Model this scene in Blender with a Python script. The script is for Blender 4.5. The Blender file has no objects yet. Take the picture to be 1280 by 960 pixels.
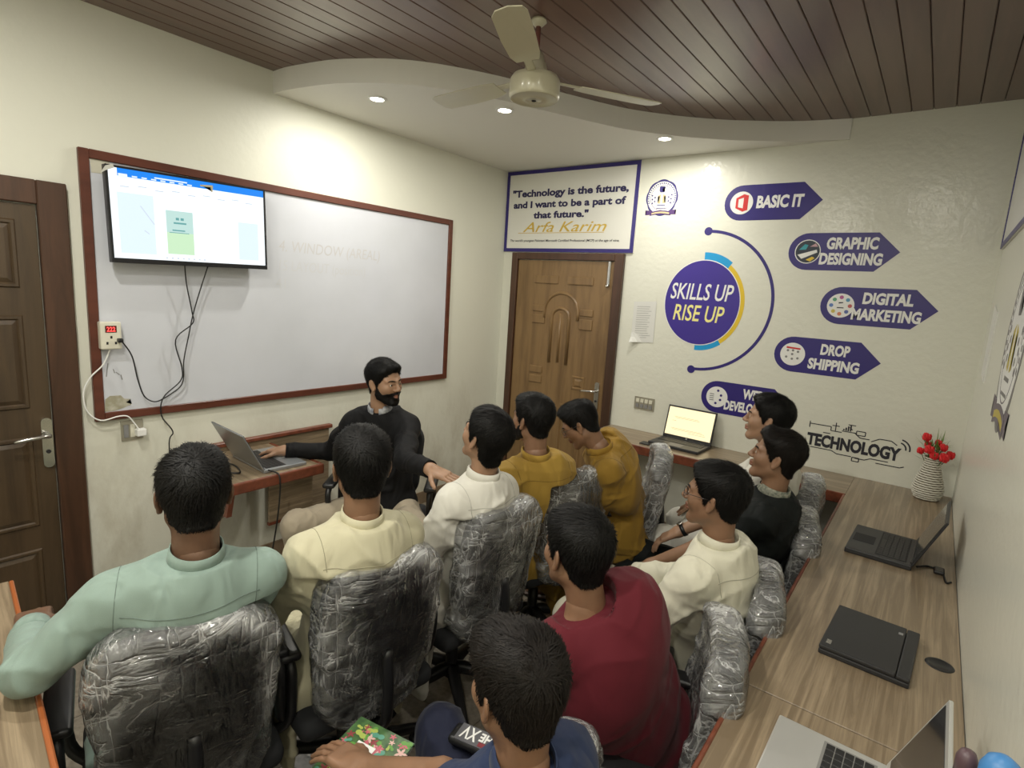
import bpy, bmesh, math, random
import numpy as np
from mathutils import Vector, Matrix, noise
from mathutils.bvhtree import BVHTree

# ------------------------------------------------------------------ camera, world, lights
SC = bpy.context.scene
COL = SC.collection
W = 3.344; ZLO = 2.762; ZHI = 2.879; YN = -4.75
cam_d = bpy.data.cameras.new('camera'); cam = bpy.data.objects.new('camera', cam_d); COL.objects.link(cam)
cam_d.sensor_width = 36; cam_d.lens = 694.88*36/1280; cam_d.clip_start = .02
CR = Vector((0.79114834, 0.60849603, 0.061781)); CU = Vector((-0.15051408, 0.09579222, 0.98395597)); CF = Vector((-0.59281516, 0.78775404, -0.16737308))
CP = Vector((3.14200617, -3.94097195, 1.76813106))
m = Matrix.Identity(4)
for i in range(3):
    m[i][0] = CR[i]; m[i][1] = CU[i]; m[i][2] = -CF[i]; m[i][3] = CP[i]
cam.matrix_world = m
SC.camera = cam
SC.view_settings.view_transform = 'Standard'; SC.view_settings.look = 'None'
SC.view_settings.exposure = 0.28; SC.view_settings.gamma = 1
wd = bpy.data.worlds.new('world'); SC.world = wd; wd.use_nodes = True
wd.node_tree.nodes['Background'].inputs[0].default_value = (.8, .85, 1, 1)
wd.node_tree.nodes['Background'].inputs[1].default_value = 0.05
LIGHT_COL = (1.0, 0.965, 0.87)
# (x, y, z, watts): three downlights in the curved soffit, the rest in the near part of the ceiling
SPOTS = [(0.49, -1.82, ZLO, 9), (1.02, -1.35, ZLO, 9), (1.60, -0.46, ZLO, 8.5),
         (1.1, -3.6, ZHI, 13), (2.0, -3.95, ZHI, 22), (3.0, -4.35, ZHI, 12), (2.9, -2.9, ZHI, 6)]

# ------------------------------------------------------------------ helpers
R_ = random.Random(7)
MATS = {}
def N(nt, t, **kw):
    n = nt.nodes.new(t)
    for k, v in kw.items(): setattr(n, k, v)
    return n
def mat(name, col, rough=.6, metal=0., spec=.5, emit=None, es=1., noise_scale=0, noise_amt=.15, stretch=(1, 1, 1), bump=0., bscale=200., coat=0., alpha=None, bstretch=None, sheen=0, col2=None, sss=0):
    if name in MATS: return MATS[name]
    m = bpy.data.materials.new(name); m.use_nodes = True; nt = m.node_tree
    b = nt.nodes['Principled BSDF']
    c = tuple(col)+(1,)
    b.inputs['Base Color'].default_value = c
    b.inputs['Roughness'].default_value = rough; b.inputs['Metallic'].default_value = metal
    b.inputs['Specular IOR Level'].default_value = spec
    b.inputs['Coat Weight'].default_value = coat; b.inputs['Coat Roughness'].default_value = .1
    if sheen: b.inputs['Sheen Weight'].default_value = sheen
    if sss:
        b.inputs['Subsurface Weight'].default_value = sss; b.inputs['Subsurface Radius'].default_value = (.01, .004, .002)
    if emit is not None:
        b.inputs['Emission Color'].default_value = tuple(emit)+(1,); b.inputs['Emission Strength'].default_value = es
    tc = N(nt, 'ShaderNodeTexCoord')
    if noise_scale:
        mp = N(nt, 'ShaderNodeMapping'); mp.inputs['Scale'].default_value = stretch
        nt.links.new(tc.outputs['Object'], mp.inputs[0])
        nz = N(nt, 'ShaderNodeTexNoise'); nz.inputs['Scale'].default_value = noise_scale; nz.inputs['Detail'].default_value = 5
        nt.links.new(mp.outputs[0], nz.inputs['Vector'])
        mx = N(nt, 'ShaderNodeMix', data_type='RGBA')
        mx.inputs[6].default_value = c
        c2 = col2 if col2 else tuple(x*(1-noise_amt*2) for x in col)
        mx.inputs[7].default_value = tuple(c2)+(1,)
        rp = N(nt, 'ShaderNodeMapRange'); rp.inputs[1].default_value = .38; rp.inputs[2].default_value = .68
        nt.links.new(nz.outputs[0], rp.inputs[0]); nt.links.new(rp.outputs[0], mx.inputs[0])
        nt.links.new(mx.outputs[2], b.inputs['Base Color'])
    if bump:
        mp2 = N(nt, 'ShaderNodeMapping'); mp2.inputs['Scale'].default_value = bstretch or stretch
        nt.links.new(tc.outputs['Object'], mp2.inputs[0])
        n2 = N(nt, 'ShaderNodeTexNoise'); n2.inputs['Scale'].default_value = bscale; n2.inputs['Detail'].default_value = 3
        nt.links.new(mp2.outputs[0], n2.inputs['Vector'])
        bp = N(nt, 'ShaderNodeBump'); bp.inputs['Strength'].default_value = bump; bp.inputs['Distance'].default_value = .002
        nt.links.new(n2.outputs[0], bp.inputs['Height']); nt.links.new(bp.outputs[0], b.inputs['Normal'])
    MATS[name] = m
    return m

def mesh_obj(name, verts, faces, mats, parent=None, smooth=False, fmat=None):
    me = bpy.data.meshes.new(name)
    V = np.asarray(verts, np.float32)
    if isinstance(faces, np.ndarray):
        n = len(faces); k = faces.shape[1]
        me.vertices.add(len(V)); me.vertices.foreach_set('co', V.ravel())
        me.loops.add(n*k); me.loops.foreach_set('vertex_index', faces.astype(np.int32).ravel())
        me.polygons.add(n); me.polygons.foreach_set('loop_start', np.arange(0, n*k, k, dtype=np.int32))
        me.update(calc_edges=True)
    else:
        me.from_pydata([tuple(map(float, v)) for v in V], [], faces)
    if not isinstance(mats, (list, tuple)): mats = [mats]
    for m_ in mats: me.materials.append(m_)
    if fmat is not None: me.polygons.foreach_set('material_index', np.asarray(fmat, np.int32))
    if smooth: me.polygons.foreach_set('use_smooth', np.ones(len(me.polygons), bool))
    me.validate()
    o = bpy.data.objects.new(name, me); COL.objects.link(o)
    if parent: o.parent = parent
    return o
def bm_obj(name, bm, mats, parent=None, smooth=False, loc=None, rot=None):
    me = bpy.data.meshes.new(name); bmesh.ops.recalc_face_normals(bm, faces=bm.faces); bm.to_mesh(me); bm.free()
    if not isinstance(mats, (list, tuple)): mats = [mats]
    for m_ in mats: me.materials.append(m_)
    if smooth: me.polygons.foreach_set('use_smooth', np.ones(len(me.polygons), bool))
    o = bpy.data.objects.new(name, me); COL.objects.link(o)
    if parent: o.parent = parent
    if loc: o.location = loc
    if rot: o.rotation_euler = rot
    return o
def tag(o, label, cat=None, group=None, kind=None):
    if label: o['label'] = label
    if cat: o['category'] = cat
    if group: o['group'] = group
    if kind: o['kind'] = kind
    return o
def empty(name, loc=(0, 0, 0), rz=0, label=None, cat=None, group=None, rot=None):
    o = bpy.data.objects.new(name, None); COL.objects.link(o); o.location = loc; o.rotation_euler = rot or (0, 0, rz)
    o.empty_display_size = .05
    return tag(o, label, cat, group)
def struct(o): o['kind'] = 'structure'; return o
def abox(bm, lo, hi, bev=0., M=None, seg=1):
    lo = Vector(lo); hi = Vector(hi)
    r = bmesh.ops.create_cube(bm, size=1)
    vs = r['verts']
    for v in vs: v.co = Vector([(lo[i]+hi[i])/2+v.co[i]*(hi[i]-lo[i]) for i in range(3)])
    if bev:
        es = list({e for v in vs for e in v.link_edges})
        rr = bmesh.ops.bevel(bm, geom=es, offset=bev, segments=seg, affect='EDGES', profile=.5)
        vs = list({v for f in rr['faces'] for v in f.verts} | {v for v in vs if v.is_valid})
    if M is not None:
        bmesh.ops.transform(bm, matrix=M, verts=[v for v in vs if v.is_valid])
    return vs
def box(name, lo, hi, m_, parent=None, bev=0., seg=1, M=None):
    bm = bmesh.new(); abox(bm, lo, hi, bev, M, seg); return bm_obj(name, bm, m_, parent)
def tube_bm(bm, pts, r, n=8, closed=False, caps=True):
    pts = [Vector(p) for p in pts]; rs = r if isinstance(r, (list, tuple)) else [r]*len(pts)
    rings = []; prev = None
    for i, p in enumerate(pts):
        if closed: t = pts[(i+1) % len(pts)]-pts[i-1]
        else: t = (pts[min(i+1, len(pts)-1)]-pts[max(i-1, 0)])
        t.normalize()
        if prev is None:
            a = Vector((0, 0, 1)) if abs(t.z) < .9 else Vector((1, 0, 0))
            u = t.cross(a).normalized()
        else:
            u = (prev-t*prev.dot(t)).normalized()
        prev = u; w_ = t.cross(u)
        rings.append([bm.verts.new(p+(u*math.cos(2*math.pi*k/n)+w_*math.sin(2*math.pi*k/n))*rs[i]) for k in range(n)])
    L = len(rings)
    for i in range(L if closed else L-1):
        a = rings[i]; b = rings[(i+1) % L]
        for k in range(n): bm.faces.new((a[k], a[(k+1) % n], b[(k+1) % n], b[k]))
    if not closed and caps:
        bm.faces.new(rings[0][::-1]); bm.faces.new(rings[-1])
def smooth_path(pts, sub=6):
    P = [Vector(p) for p in pts]; out = []
    for i in range(len(P)-1):
        p0 = P[max(i-1, 0)]; p1 = P[i]; p2 = P[i+1]; p3 = P[min(i+2, len(P)-1)]
        for k in range(sub):
            t = k/sub
            out.append(.5*((2*p1)+(p2-p0)*t+(2*p0-5*p1+4*p2-p3)*t*t+(3*p1-p0-3*p2+p3)*t**3))
    out.append(P[-1]); return out
def tube(name, pts, r, m_, parent=None, n=8, sub=0, closed=False):
    bm = bmesh.new(); tube_bm(bm, smooth_path(pts, sub) if sub else pts, r, n, closed); return bm_obj(name, bm, m_, parent, True)
def lathe(bm, prof, n=32, c=(0, 0, 0), M=None):
    rings = []; vs = []
    for r, z in prof:
        rg = [bm.verts.new((c[0]+r*math.cos(2*math.pi*k/n), c[1]+r*math.sin(2*math.pi*k/n), c[2]+z)) for k in range(n)] if r > 1e-6 else [bm.verts.new((c[0], c[1], c[2]+z))]
        rings.append(rg); vs += rg
    for a, b in zip(rings[:-1], rings[1:]):
        for k in range(n):
            k2 = (k+1) % n
            if len(a) == 1 and len(b) == 1: continue
            if len(a) == 1: bm.faces.new((a[0], b[k], b[k2]))
            elif len(b) == 1: bm.faces.new((a[k], a[k2], b[0]))
            else: bm.faces.new((a[k], a[k2], b[k2], b[k]))
    if M is not None: bmesh.ops.transform(bm, matrix=M, verts=vs)
def lathe_obj(name, prof, m_, parent=None, n=32, c=(0, 0, 0), M=None, smooth=True):
    bm = bmesh.new(); lathe(bm, prof, n, c, M); o = bm_obj(name, bm, m_, parent, smooth)
    return o

# wall maps: (u, v, e) -> world; u to the right as seen from inside the room, v up, e off the wall
WB = lambda u, v, e: (u, -e, v)
WL = lambda u, v, e: (e, u, v)
WR = lambda u, v, e: (W-e, -u, v)
def prism(name, pts, wm, e0, e1, m_, parent=None, fm=None):
    """flat decal or plate with real thickness: outline pts (u,v) on wall map wm between offsets e0, e1"""
    bm = bmesh.new(); a = [bm.verts.new(wm(u, v, e0)) for u, v in pts]; b = [bm.verts.new(wm(u, v, e1)) for u, v in pts]
    n = len(pts)
    bm.faces.new(b); bm.faces.new(a[::-1])
    for i in range(n): bm.faces.new((a[i], a[(i+1) % n], b[(i+1) % n], b[i]))
    bmesh.ops.triangulate(bm, faces=[f for f in bm.faces if len(f.verts) > 4])
    return bm_obj(name, bm, m_, parent)
def circ(cx, cy, r, n=40, a0=0, a1=360, ry=None):
    ry = ry or r
    k = n if a1-a0 >= 360 else n+1
    return [(cx+r*math.cos(math.radians(a0+(a1-a0)*i/n)), cy+ry*math.sin(math.radians(a0+(a1-a0)*i/n))) for i in range(k)]
def ringpts(cx, cy, r0, r1, a0, a1, n=32):
    return circ(cx, cy, r1, n, a0, a1)+circ(cx, cy, r0, n, a0, a1)[::-1]
def band(name, outer, inner, wm, e0, e1, m_, parent=None, closed=False):
    bm = bmesh.new(); R = [[bm.verts.new(wm(u, v, e)) for u, v in P] for P, e in ((outer, e0), (outer, e1), (inner, e1), (inner, e0))]
    n = len(outer)
    for i in range(n-1):
        for k in range(4): bm.faces.new((R[k][i], R[k][i+1], R[(k+1) % 4][i+1], R[(k+1) % 4][i]))
    if not closed:
        bm.faces.new([R[k][0] for k in range(4)]); bm.faces.new([R[k][-1] for k in range(4)][::-1])
    bmesh.ops.remove_doubles(bm, verts=bm.verts, dist=1e-6)
    return bm_obj(name, bm, m_, parent)
def strips(name, segs, wm, e0, e1, wdt, m_, parent=None):
    """one mesh of thin straight lines (a line drawing)"""
    bm = bmesh.new()
    for (x0, y0), (x1, y1) in segs:
        d = Vector((x1-x0, y1-y0)); 
        if d.length < 1e-6: continue
        nn = Vector((-d.y, d.x)).normalized()*wdt/2; q = [(x0+nn.x, y0+nn.y), (x1+nn.x, y1+nn.y), (x1-nn.x, y1-nn.y), (x0-nn.x, y0-nn.y)]
        a = [bm.verts.new(wm(u, v, e0)) for u, v in q]; b = [bm.verts.new(wm(u, v, e1)) for u, v in q]
        bm.faces.new(b); bm.faces.new(a[::-1])
        for i in range(4): bm.faces.new((a[i], a[(i+1) % 4], b[(i+1) % 4], b[i]))
    return bm_obj(name, bm, m_, parent)
def text(name, s, wm, u0, v0, w, h, e, m_, parent=None, bold=0., shear=0., align='L', rot=0.):
    """lettering fitted into the box u0,v0 (lower left) w x h"""
    cu = bpy.data.curves.new(name, 'FONT'); cu.body = s; cu.offset = bold; cu.shear = shear; cu.extrude = 0; cu.resolution_u = 3
    cu.align_x = 'LEFT' if align == 'L' else 'CENTER'
    to = bpy.data.objects.new(name, cu); COL.objects.link(to)
    dg = bpy.context.evaluated_depsgraph_get(); me0 = to.evaluated_get(dg).to_mesh()
    V = np.array([v.co[:2] for v in me0.vertices]); F = [tuple(p.vertices) for p in me0.polygons]
    to.to_mesh_clear(); bpy.data.objects.remove(to); bpy.data.curves.remove(cu)
    lo = V.min(0); hi = V.max(0); V = (V-lo)/(hi-lo)*np.array([w, h])
    c, s_ = math.cos(rot), math.sin(rot)
    P = [wm(u0+x*c-y*s_, v0+x*s_+y*c, e) for x, y in V]
    return mesh_obj(name, P, F, m_, parent)

# ------------------------------------------------------------------ signed distance modelling
class Field:
    def __init__(s, lo, hi, h):
        s.lo = np.array(lo, float); s.h = h
        s.n = np.maximum(np.ceil((np.array(hi)-s.lo)/h).astype(int)+1, 4)
        s.ax = [s.lo[i]+h*np.arange(s.n[i]) for i in range(3)]
        s.A = np.full(s.n, 9., np.float32)
    def sl(s, lo, hi):
        a = np.clip(np.floor((np.array(lo)-s.lo)/s.h).astype(int), 0, s.n); b = np.clip(np.ceil((np.array(hi)-s.lo)/s.h).astype(int)+1, 0, s.n)
        return a, b
    def apply(s, fn, lo, hi, k=.01, op='add'):
        a, b = s.sl(np.array(lo)-k-2*s.h, np.array(hi)+k+2*s.h)
        if np.any(b <= a): return
        X = s.ax[0][a[0]:b[0], None, None]; Y = s.ax[1][None, a[1]:b[1], None]; Z = s.ax[2][None, None, a[2]:b[2]]
        d = fn(X, Y, Z); S = s.A[a[0]:b[0], a[1]:b[1], a[2]:b[2]]
        if op == 'add':
            hh = np.maximum(k-np.abs(S-d), 0)/k if k > 0 else 0
            S[...] = np.minimum(S, d)-hh*hh*k/4
        else:
            d = -d; hh = np.maximum(k-np.abs(S-d), 0)/k
            S[...] = np.maximum(S, d)+hh*hh*k/4
    def cone(s, a, b, ra, rb, k=.01, op='add'):
        a = np.array(a, float); b = np.array(b, float); r = max(ra, rb); ba = b-a; l2 = max(ba@ba, 1e-9)
        def fn(X, Y, Z):
            px = X-a[0]; py = Y-a[1]; pz = Z-a[2]
            t = np.clip((px*ba[0]+py*ba[1]+pz*ba[2])/l2, 0, 1)
            return np.sqrt((px-t*ba[0])**2+(py-t*ba[1])**2+(pz-t*ba[2])**2)-(ra+(rb-ra)*t)
        s.apply(fn, np.minimum(a, b)-r, np.maximum(a, b)+r, k, op)
    def ell(s, c, rad, Rm=None, k=.01, op='add'):
        c = np.array(c, float); rad = np.array(rad, float); Rm = np.eye(3) if Rm is None else np.array(Rm)  # columns = axes
        def fn(X, Y, Z):
            px = X-c[0]; py = Y-c[1]; pz = Z-c[2]; k0 = 0; k1 = 0
            for i in range(3):
                q = px*Rm[0, i]+py*Rm[1, i]+pz*Rm[2, i]
                k0 = k0+(q/rad[i])**2; k1 = k1+(q/rad[i]**2)**2
            k0 = np.sqrt(k0); return k0*(k0-1)/np.maximum(np.sqrt(k1), 1e-6)
        e = np.sqrt((Rm**2)@(rad**2))
        s.apply(fn, c-e, c+e, k, op)
    def rbox(s, c, half, r, Rm=None, k=.01, op='add'):
        c = np.array(c, float); half = np.array(half, float); Rm = np.eye(3) if Rm is None else np.array(Rm)
        def fn(X, Y, Z):
            px = X-c[0]; py = Y-c[1]; pz = Z-c[2]; q = []
            for i in range(3):
                q.append(np.abs(px*Rm[0, i]+py*Rm[1, i]+pz*Rm[2, i])-half[i]+r)
            return np.sqrt(np.maximum(q[0], 0)**2+np.maximum(q[1], 0)**2+np.maximum(q[2], 0)**2)+np.minimum(np.maximum(np.maximum(q[0], q[1]), q[2]), 0)-r
        e = np.abs(Rm)@half
        s.apply(fn, c-e, c+e, k, op)
    def cut(s, p, n):
        """keep the side where (x-p).n < 0"""
        X = s.ax[0][:, None, None]; Y = s.ax[1][None, :, None]; Z = s.ax[2][None, None, :]
        d = (X-p[0])*n[0]+(Y-p[1])*n[1]+(Z-p[2])*n[2]
        s.A = np.maximum(s.A, d.astype(np.float32))
    def grid(s): return s.ax[0][:, None, None], s.ax[1][None, :, None], s.ax[2][None, None, :]
    def mesh(s):
        A = s.A; A[0] = A[-1] = 1; A[:, 0] = A[:, -1] = 1; A[:, :, 0] = A[:, :, -1] = 1
        S = A < 0; c = np.zeros(np.array(A.shape)-1, np.int8)
        offs = [(i, j, k) for i in (0, 1) for j in (0, 1) for k in (0, 1)]
        nx, ny, nz = c.shape
        for i, j, k in offs: c += S[i:i+nx, j:j+ny, k:k+nz]
        act = (c > 0) & (c < 8); I, J, K = np.nonzero(act)
        idx = np.full(c.shape, -1, np.int32); idx[I, J, K] = np.arange(len(I))
        V = {o: A[I+o[0], J+o[1], K+o[2]] for o in offs}
        P = np.zeros((len(I), 3)); cnt = np.zeros(len(I))
        for a in offs:
            for ax in range(3):
                if a[ax]: continue
                b = list(a); b[ax] = 1; b = tuple(b)
                va, vb = V[a], V[b]; mk = (va < 0) != (vb < 0)
                t = np.where(mk, va/np.where(mk, va-vb, 1), 0)
                q = np.zeros((len(I), 3)); q[:] = a; q[:, ax] = t
                P += q*mk[:, None]; cnt += mk
        P = P/cnt[:, None]+np.stack([I, J, K], 1)
        verts = s.lo+P*s.h; F = []
        for ax in range(3):
            a1, a2 = (ax+1) % 3, (ax+2) % 3
            lo = [slice(None)]*3; hi = [slice(None)]*3; lo[ax] = slice(0, -1); hi[ax] = slice(1, None)
            ch = S[tuple(lo)] != S[tuple(hi)]
            E = np.argwhere(ch); E = E[(E[:, a1] > 0) & (E[:, a2] > 0) & (E[:, a1] < A.shape[a1]-1) & (E[:, a2] < A.shape[a2]-1)]
            if not len(E): continue
            def cell(d1, d2):
                Q = E.copy(); Q[:, a1] += d1; Q[:, a2] += d2; return idx[Q[:, 0], Q[:, 1], Q[:, 2]]
            q = np.stack([cell(-1, -1), cell(0, -1), cell(0, 0), cell(-1, 0)], 1)
            ins = S[E[:, 0], E[:, 1], E[:, 2]]
            q = np.where(ins[:, None], q, q[:, ::-1]); F.append(q)
        F = np.concatenate(F); F = F[(F >= 0).all(1)]
        return verts, F
def vnormals(V, F):
    n = np.cross(V[F[:, 2]]-V[F[:, 0]], V[F[:, 3]]-V[F[:, 1]]); Nn = np.zeros_like(V)
    for k in range(4): np.add.at(Nn, F[:, k], n)
    return Nn/np.maximum(np.linalg.norm(Nn, axis=1, keepdims=True), 1e-9)
def relax(V, F, it=2, w=.5):
    for _ in range(it):
        S = np.zeros_like(V); c = np.zeros(len(V))
        for k in range(4):
            a = F[:, k]; b = F[:, (k+1) % 4]
            np.add.at(S, a, V[b]); np.add.at(S, b, V[a]); np.add.at(c, a, 1); np.add.at(c, b, 1)
        V = V*(1-w)+w*S/np.maximum(c, 1)[:, None]
    return V
_rs = np.random.RandomState(3); _tab = _rs.rand(64, 64, 64).astype(np.float32)
def vnoise(P):
    i = np.floor(P).astype(int); f = P-i; f = f*f*(3-2*f); r = 0
    for a in (0, 1):
        for b in (0, 1):
            for c in (0, 1):
                w = (f[:, 0] if a else 1-f[:, 0])*(f[:, 1] if b else 1-f[:, 1])*(f[:, 2] if c else 1-f[:, 2])
                r = r+w*_tab[(i[:, 0]+a) % 64, (i[:, 1]+b) % 64, (i[:, 2]+c) % 64]
    return r
def ridged(P): return 1-np.abs(2*vnoise(P)-1)

# ------------------------------------------------------------------ materials
def wall_mat(name, col, rough, dirt, coat=0., lump=.25):
    m = bpy.data.materials.new(name); m.use_nodes = True; nt = m.node_tree; b = nt.nodes['Principled BSDF']
    tc = N(nt, 'ShaderNodeTexCoord'); g = N(nt, 'ShaderNodeNewGeometry')
    n1 = N(nt, 'ShaderNodeTexNoise'); n1.inputs['Scale'].default_value = 2.2; n1.inputs['Detail'].default_value = 8; n1.inputs['Roughness'].default_value = .7
    mp = N(nt, 'ShaderNodeMapping'); mp.inputs['Scale'].default_value = (1, 1, .45)
    nt.links.new(g.outputs['Position'], mp.inputs[0]); nt.links.new(mp.outputs[0], n1.inputs['Vector'])
    sep = N(nt, 'ShaderNodeSeparateXYZ'); nt.links.new(g.outputs['Position'], sep.inputs[0])
    h = N(nt, 'ShaderNodeMapRange'); h.inputs[1].default_value = 1.15; h.inputs[2].default_value = .55; h.inputs[3].default_value = .0; h.inputs[4].default_value = 1
    nt.links.new(sep.outputs[2], h.inputs[0])
    r = N(nt, 'ShaderNodeMapRange'); r.inputs[1].default_value = .47; r.inputs[2].default_value = .72
    nt.links.new(n1.outputs[0], r.inputs[0])
    mu = N(nt, 'ShaderNodeMath', operation='MULTIPLY'); nt.links.new(h.outputs[0], mu.inputs[0]); nt.links.new(r.outputs[0], mu.inputs[1])
    mu2 = N(nt, 'ShaderNodeMath', operation='MULTIPLY'); mu2.inputs[1].default_value = dirt; nt.links.new(mu.outputs[0], mu2.inputs[0])
    mx = N(nt, 'ShaderNodeMix', data_type='RGBA'); mx.inputs[6].default_value = tuple(col)+(1,); mx.inputs[7].default_value = (.36, .31, .22, 1)
    nt.links.new(mu2.outputs[0], mx.inputs[0]); nt.links.new(mx.outputs[2], b.inputs['Base Color'])
    b.inputs['Roughness'].default_value = rough; b.inputs['Coat Weight'].default_value = coat; b.inputs['Coat Roughness'].default_value = .13
    n2 = N(nt, 'ShaderNodeTexNoise'); n2.inputs['Scale'].default_value = 26; n2.inputs['Detail'].default_value = 3
    nt.links.new(g.outputs['Position'], n2.inputs['Vector'])
    bp = N(nt, 'ShaderNodeBump'); bp.inputs['Strength'].default_value = lump; bp.inputs['Distance'].default_value = .004
    nt.links.new(n2.outputs[0], bp.inputs['Height']); nt.links.new(bp.outputs[0], b.inputs['Normal'])
    if coat: nt.links.new(bp.outputs[0], b.inputs['Coat Normal'])
    return m
M_WL = wall_mat('paint_left', (.71, .71, .615), .5, .7, .0)
M_WB = wall_mat('paint_back', (.70, .70, .61), .42, .25, .35, .5)
M_WR = wall_mat('paint_right', (.71, .705, .62), .42, .2, .3, .5)
M_SOF = mat('soffit_paint', (.76, .75, .70), .6)
def wood(name, c1, c2, axis, scale=9., rough=.35, coat=.2, ring=14., st=.09):
    m = bpy.data.materials.new(name); m.use_nodes = True; nt = m.node_tree; b = nt.nodes['Principled BSDF']
    g = N(nt, 'ShaderNodeTexCoord'); mp = N(nt, 'ShaderNodeMapping')
    sc = [1, 1, 1]; sc[axis] = st; mp.inputs['Scale'].default_value = sc
    nt.links.new(g.outputs['Object'], mp.inputs[0])
    n1 = N(nt, 'ShaderNodeTexNoise'); n1.inputs['Scale'].default_value = scale*2.2; n1.inputs['Detail'].default_value = 7; n1.inputs['Roughness'].default_value = .65; n1.inputs['Distortion'].default_value = .6
    nt.links.new(mp.outputs[0], n1.inputs['Vector'])
    n2 = N(nt, 'ShaderNodeTexNoise'); n2.inputs['Scale'].default_value = scale*.5; n2.inputs['Detail'].default_value = 2
    nt.links.new(mp.outputs[0], n2.inputs['Vector'])
    mm = N(nt, 'ShaderNodeMath', operation='MULTIPLY'); mm.inputs[1].default_value = ring; nt.links.new(n2.outputs[0], mm.inputs[0])
    sn = N(nt, 'ShaderNodeMath', operation='SINE'); nt.links.new(mm.outputs[0], sn.inputs[0])
    ma = N(nt, 'ShaderNodeMath', operation='MULTIPLY_ADD'); ma.inputs[1].default_value = .10; nt.links.new(sn.outputs[0], ma.inputs[0]); nt.links.new(n1.outputs[0], ma.inputs[2])
    cr = N(nt, 'ShaderNodeValToRGB'); cr.color_ramp.elements[0].position = .36; cr.color_ramp.elements[1].position = .62
    cr.color_ramp.elements[0].color = tuple(c2)+(1,); cr.color_ramp.elements[1].color = tuple(c1)+(1,)
    nt.links.new(ma.outputs[0], cr.inputs[0]); nt.links.new(cr.outputs[0], b.inputs['Base Color'])
    b.inputs['Roughness'].default_value = rough; b.inputs['Coat Weight'].default_value = coat; b.inputs['Coat Roughness'].default_value = .25
    return m
M_DESK = wood('desk_laminate', (.33, .255, .168), (.185, .137, .086), 1, 26, ring=9., st=.035)
M_DESKX = wood('desk_laminate_cross', (.33, .255, .168), (.185, .137, .086), 0, 26, ring=9., st=.035)
M_EDGE = mat('red_edge_band', (.19, .055, .028), .35, noise_scale=30, noise_amt=.2)
M_DOOR = wood('teak_door', (.225, .135, .056), (.145, .083, .033), 2, 9, .4)
M_DOOR1 = wood('dark_door', (.072, .045, .022), (.045, .027, .013), 2, 9, .45)
M_FRAME = wood('door_frame_wood', (.075, .033, .017), (.045, .02, .01), 2, 9, .4)
M_BFRAME = mat('board_frame', (.12, .035, .02), .35, noise_scale=20, stretch=(1, .2, 1))
M_BOARD = mat('white_board', (.63, .65, .71), .22, coat=.3, noise_scale=1.6, col2=(.57, .59, .64))
M_PLANK = wood('ceiling_plank', (.135, .070, .052), (.10, .048, .036), 1, 5, .28, .35)
M_BLACK = mat('black_plastic', (.012, .012, .013), .38)
M_BLACKM = mat('black_matte', (.014, .014, .015), .7)
M_METAL = mat('steel', (.62, .61, .58), .25, 1.)
M_NAVY = mat('navy_vinyl', (.028, .018, .17), .35)
M_WHITE = mat('white_vinyl', (.80, .80, .78), .4)
M_CYAN = mat('cyan_vinyl', (.01, .32, .66), .35)
M_YEL = mat('yellow_vinyl', (.72, .50, .03), .35)
M_YELT = mat('pale_yellow_vinyl', (.86, .80, .30), .4)
M_RED = mat('red_vinyl', (.60, .02, .02), .4)
M_INK = mat('black_ink', (.02, .02, .03), .5)
M_GREYINK = mat('grey_ink', (.22, .22, .22), .6)
M_GOLD = mat('gold_ink', (.62, .42, .06), .4)
M_CREAM = mat('cream_plastic', (.68, .66, .55), .35)

# ------------------------------------------------------------------ room shell
o = struct(box('wall_left', (-.1, YN, 0), (0, 0.1, 3.0), M_WL)); tag(o, 'off-white left wall behind the whiteboard, scuffed below')
o = struct(box('wall_back', (0, 0, 0), (W+.1, .1, 3.0), M_WB)); tag(o, 'glossy cream far wall carrying the blue decals')
o = struct(box('wall_right', (W, YN, 0), (W+.1, 0, 3.0), M_WR)); tag(o, 'glossy cream wall at the right behind the desk')
o = struct(box('wall_front', (0, YN-.1, 0), (W, YN, 3.0), M_WL)); tag(o, 'plain wall behind the viewer')
fl = struct(box('floor', (-.1, YN-.1, -.1), (W+.1, .1, -.004), mat('grout', (.12, .11, .09), .8))); tag(fl, 'grey-beige terrazzo tiled floor')
M_TILE = mat('terrazzo', (.27, .24, .195), .25, noise_scale=45, col2=(.19, .165, .13), coat=.25)
M_TILED = mat('dark_tile', (.07, .07, .065), .25, coat=.3)
tm = None; ts = .4
for i in range(9):
    for j in range(12):
        x0 = i*ts-.12; y0 = -j*ts-.02
        x1 = min(x0+ts-.003, W); x0 = max(x0, 0); ya = max(y0-ts+.003, YN)
        if x1-x0 < .01 or y0-ya < .01: continue
        box('tile', (x0, ya, -.004), (x1, y0, 0), M_TILE, fl)
box('border_tile', (1.0, -.42, -.003), (W, -.36, .0006), M_TILED, fl)
cl = struct(box('ceiling', (-.1, YN-.1, ZHI+.012), (W+.1, .1, ZHI+.1), M_BLACKM)); tag(cl, 'reddish brown plank ceiling')
pw = .098
for i in range(35):
    x0 = i*pw
    if x0 > W-.02: break
    bm = bmesh.new(); abox(bm, (x0+.0012, YN, ZHI), (min(x0+pw-.0012, W), 0, ZHI+.012), .003); bm_obj('plank', bm, M_PLANK, cl)
curve = [(0, -2.150), (.12, -2.150), (.266, -2.127), (.40, -2.10), (.522, -2.06), (.717, -1.96), (.872, -1.83), (.997, -1.664), (1.111, -1.471), (1.18, -1.31), (1.258, -1.146), (1.403, -.844), (1.49, -.70), (1.591, -.576), (1.70, -.46), (1.813, -.361), (1.93, -.27), (2.055, -.196), (2.18, -.125), (2.301, -.075), (2.43, -.04), (2.556, -.012)]
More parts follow.
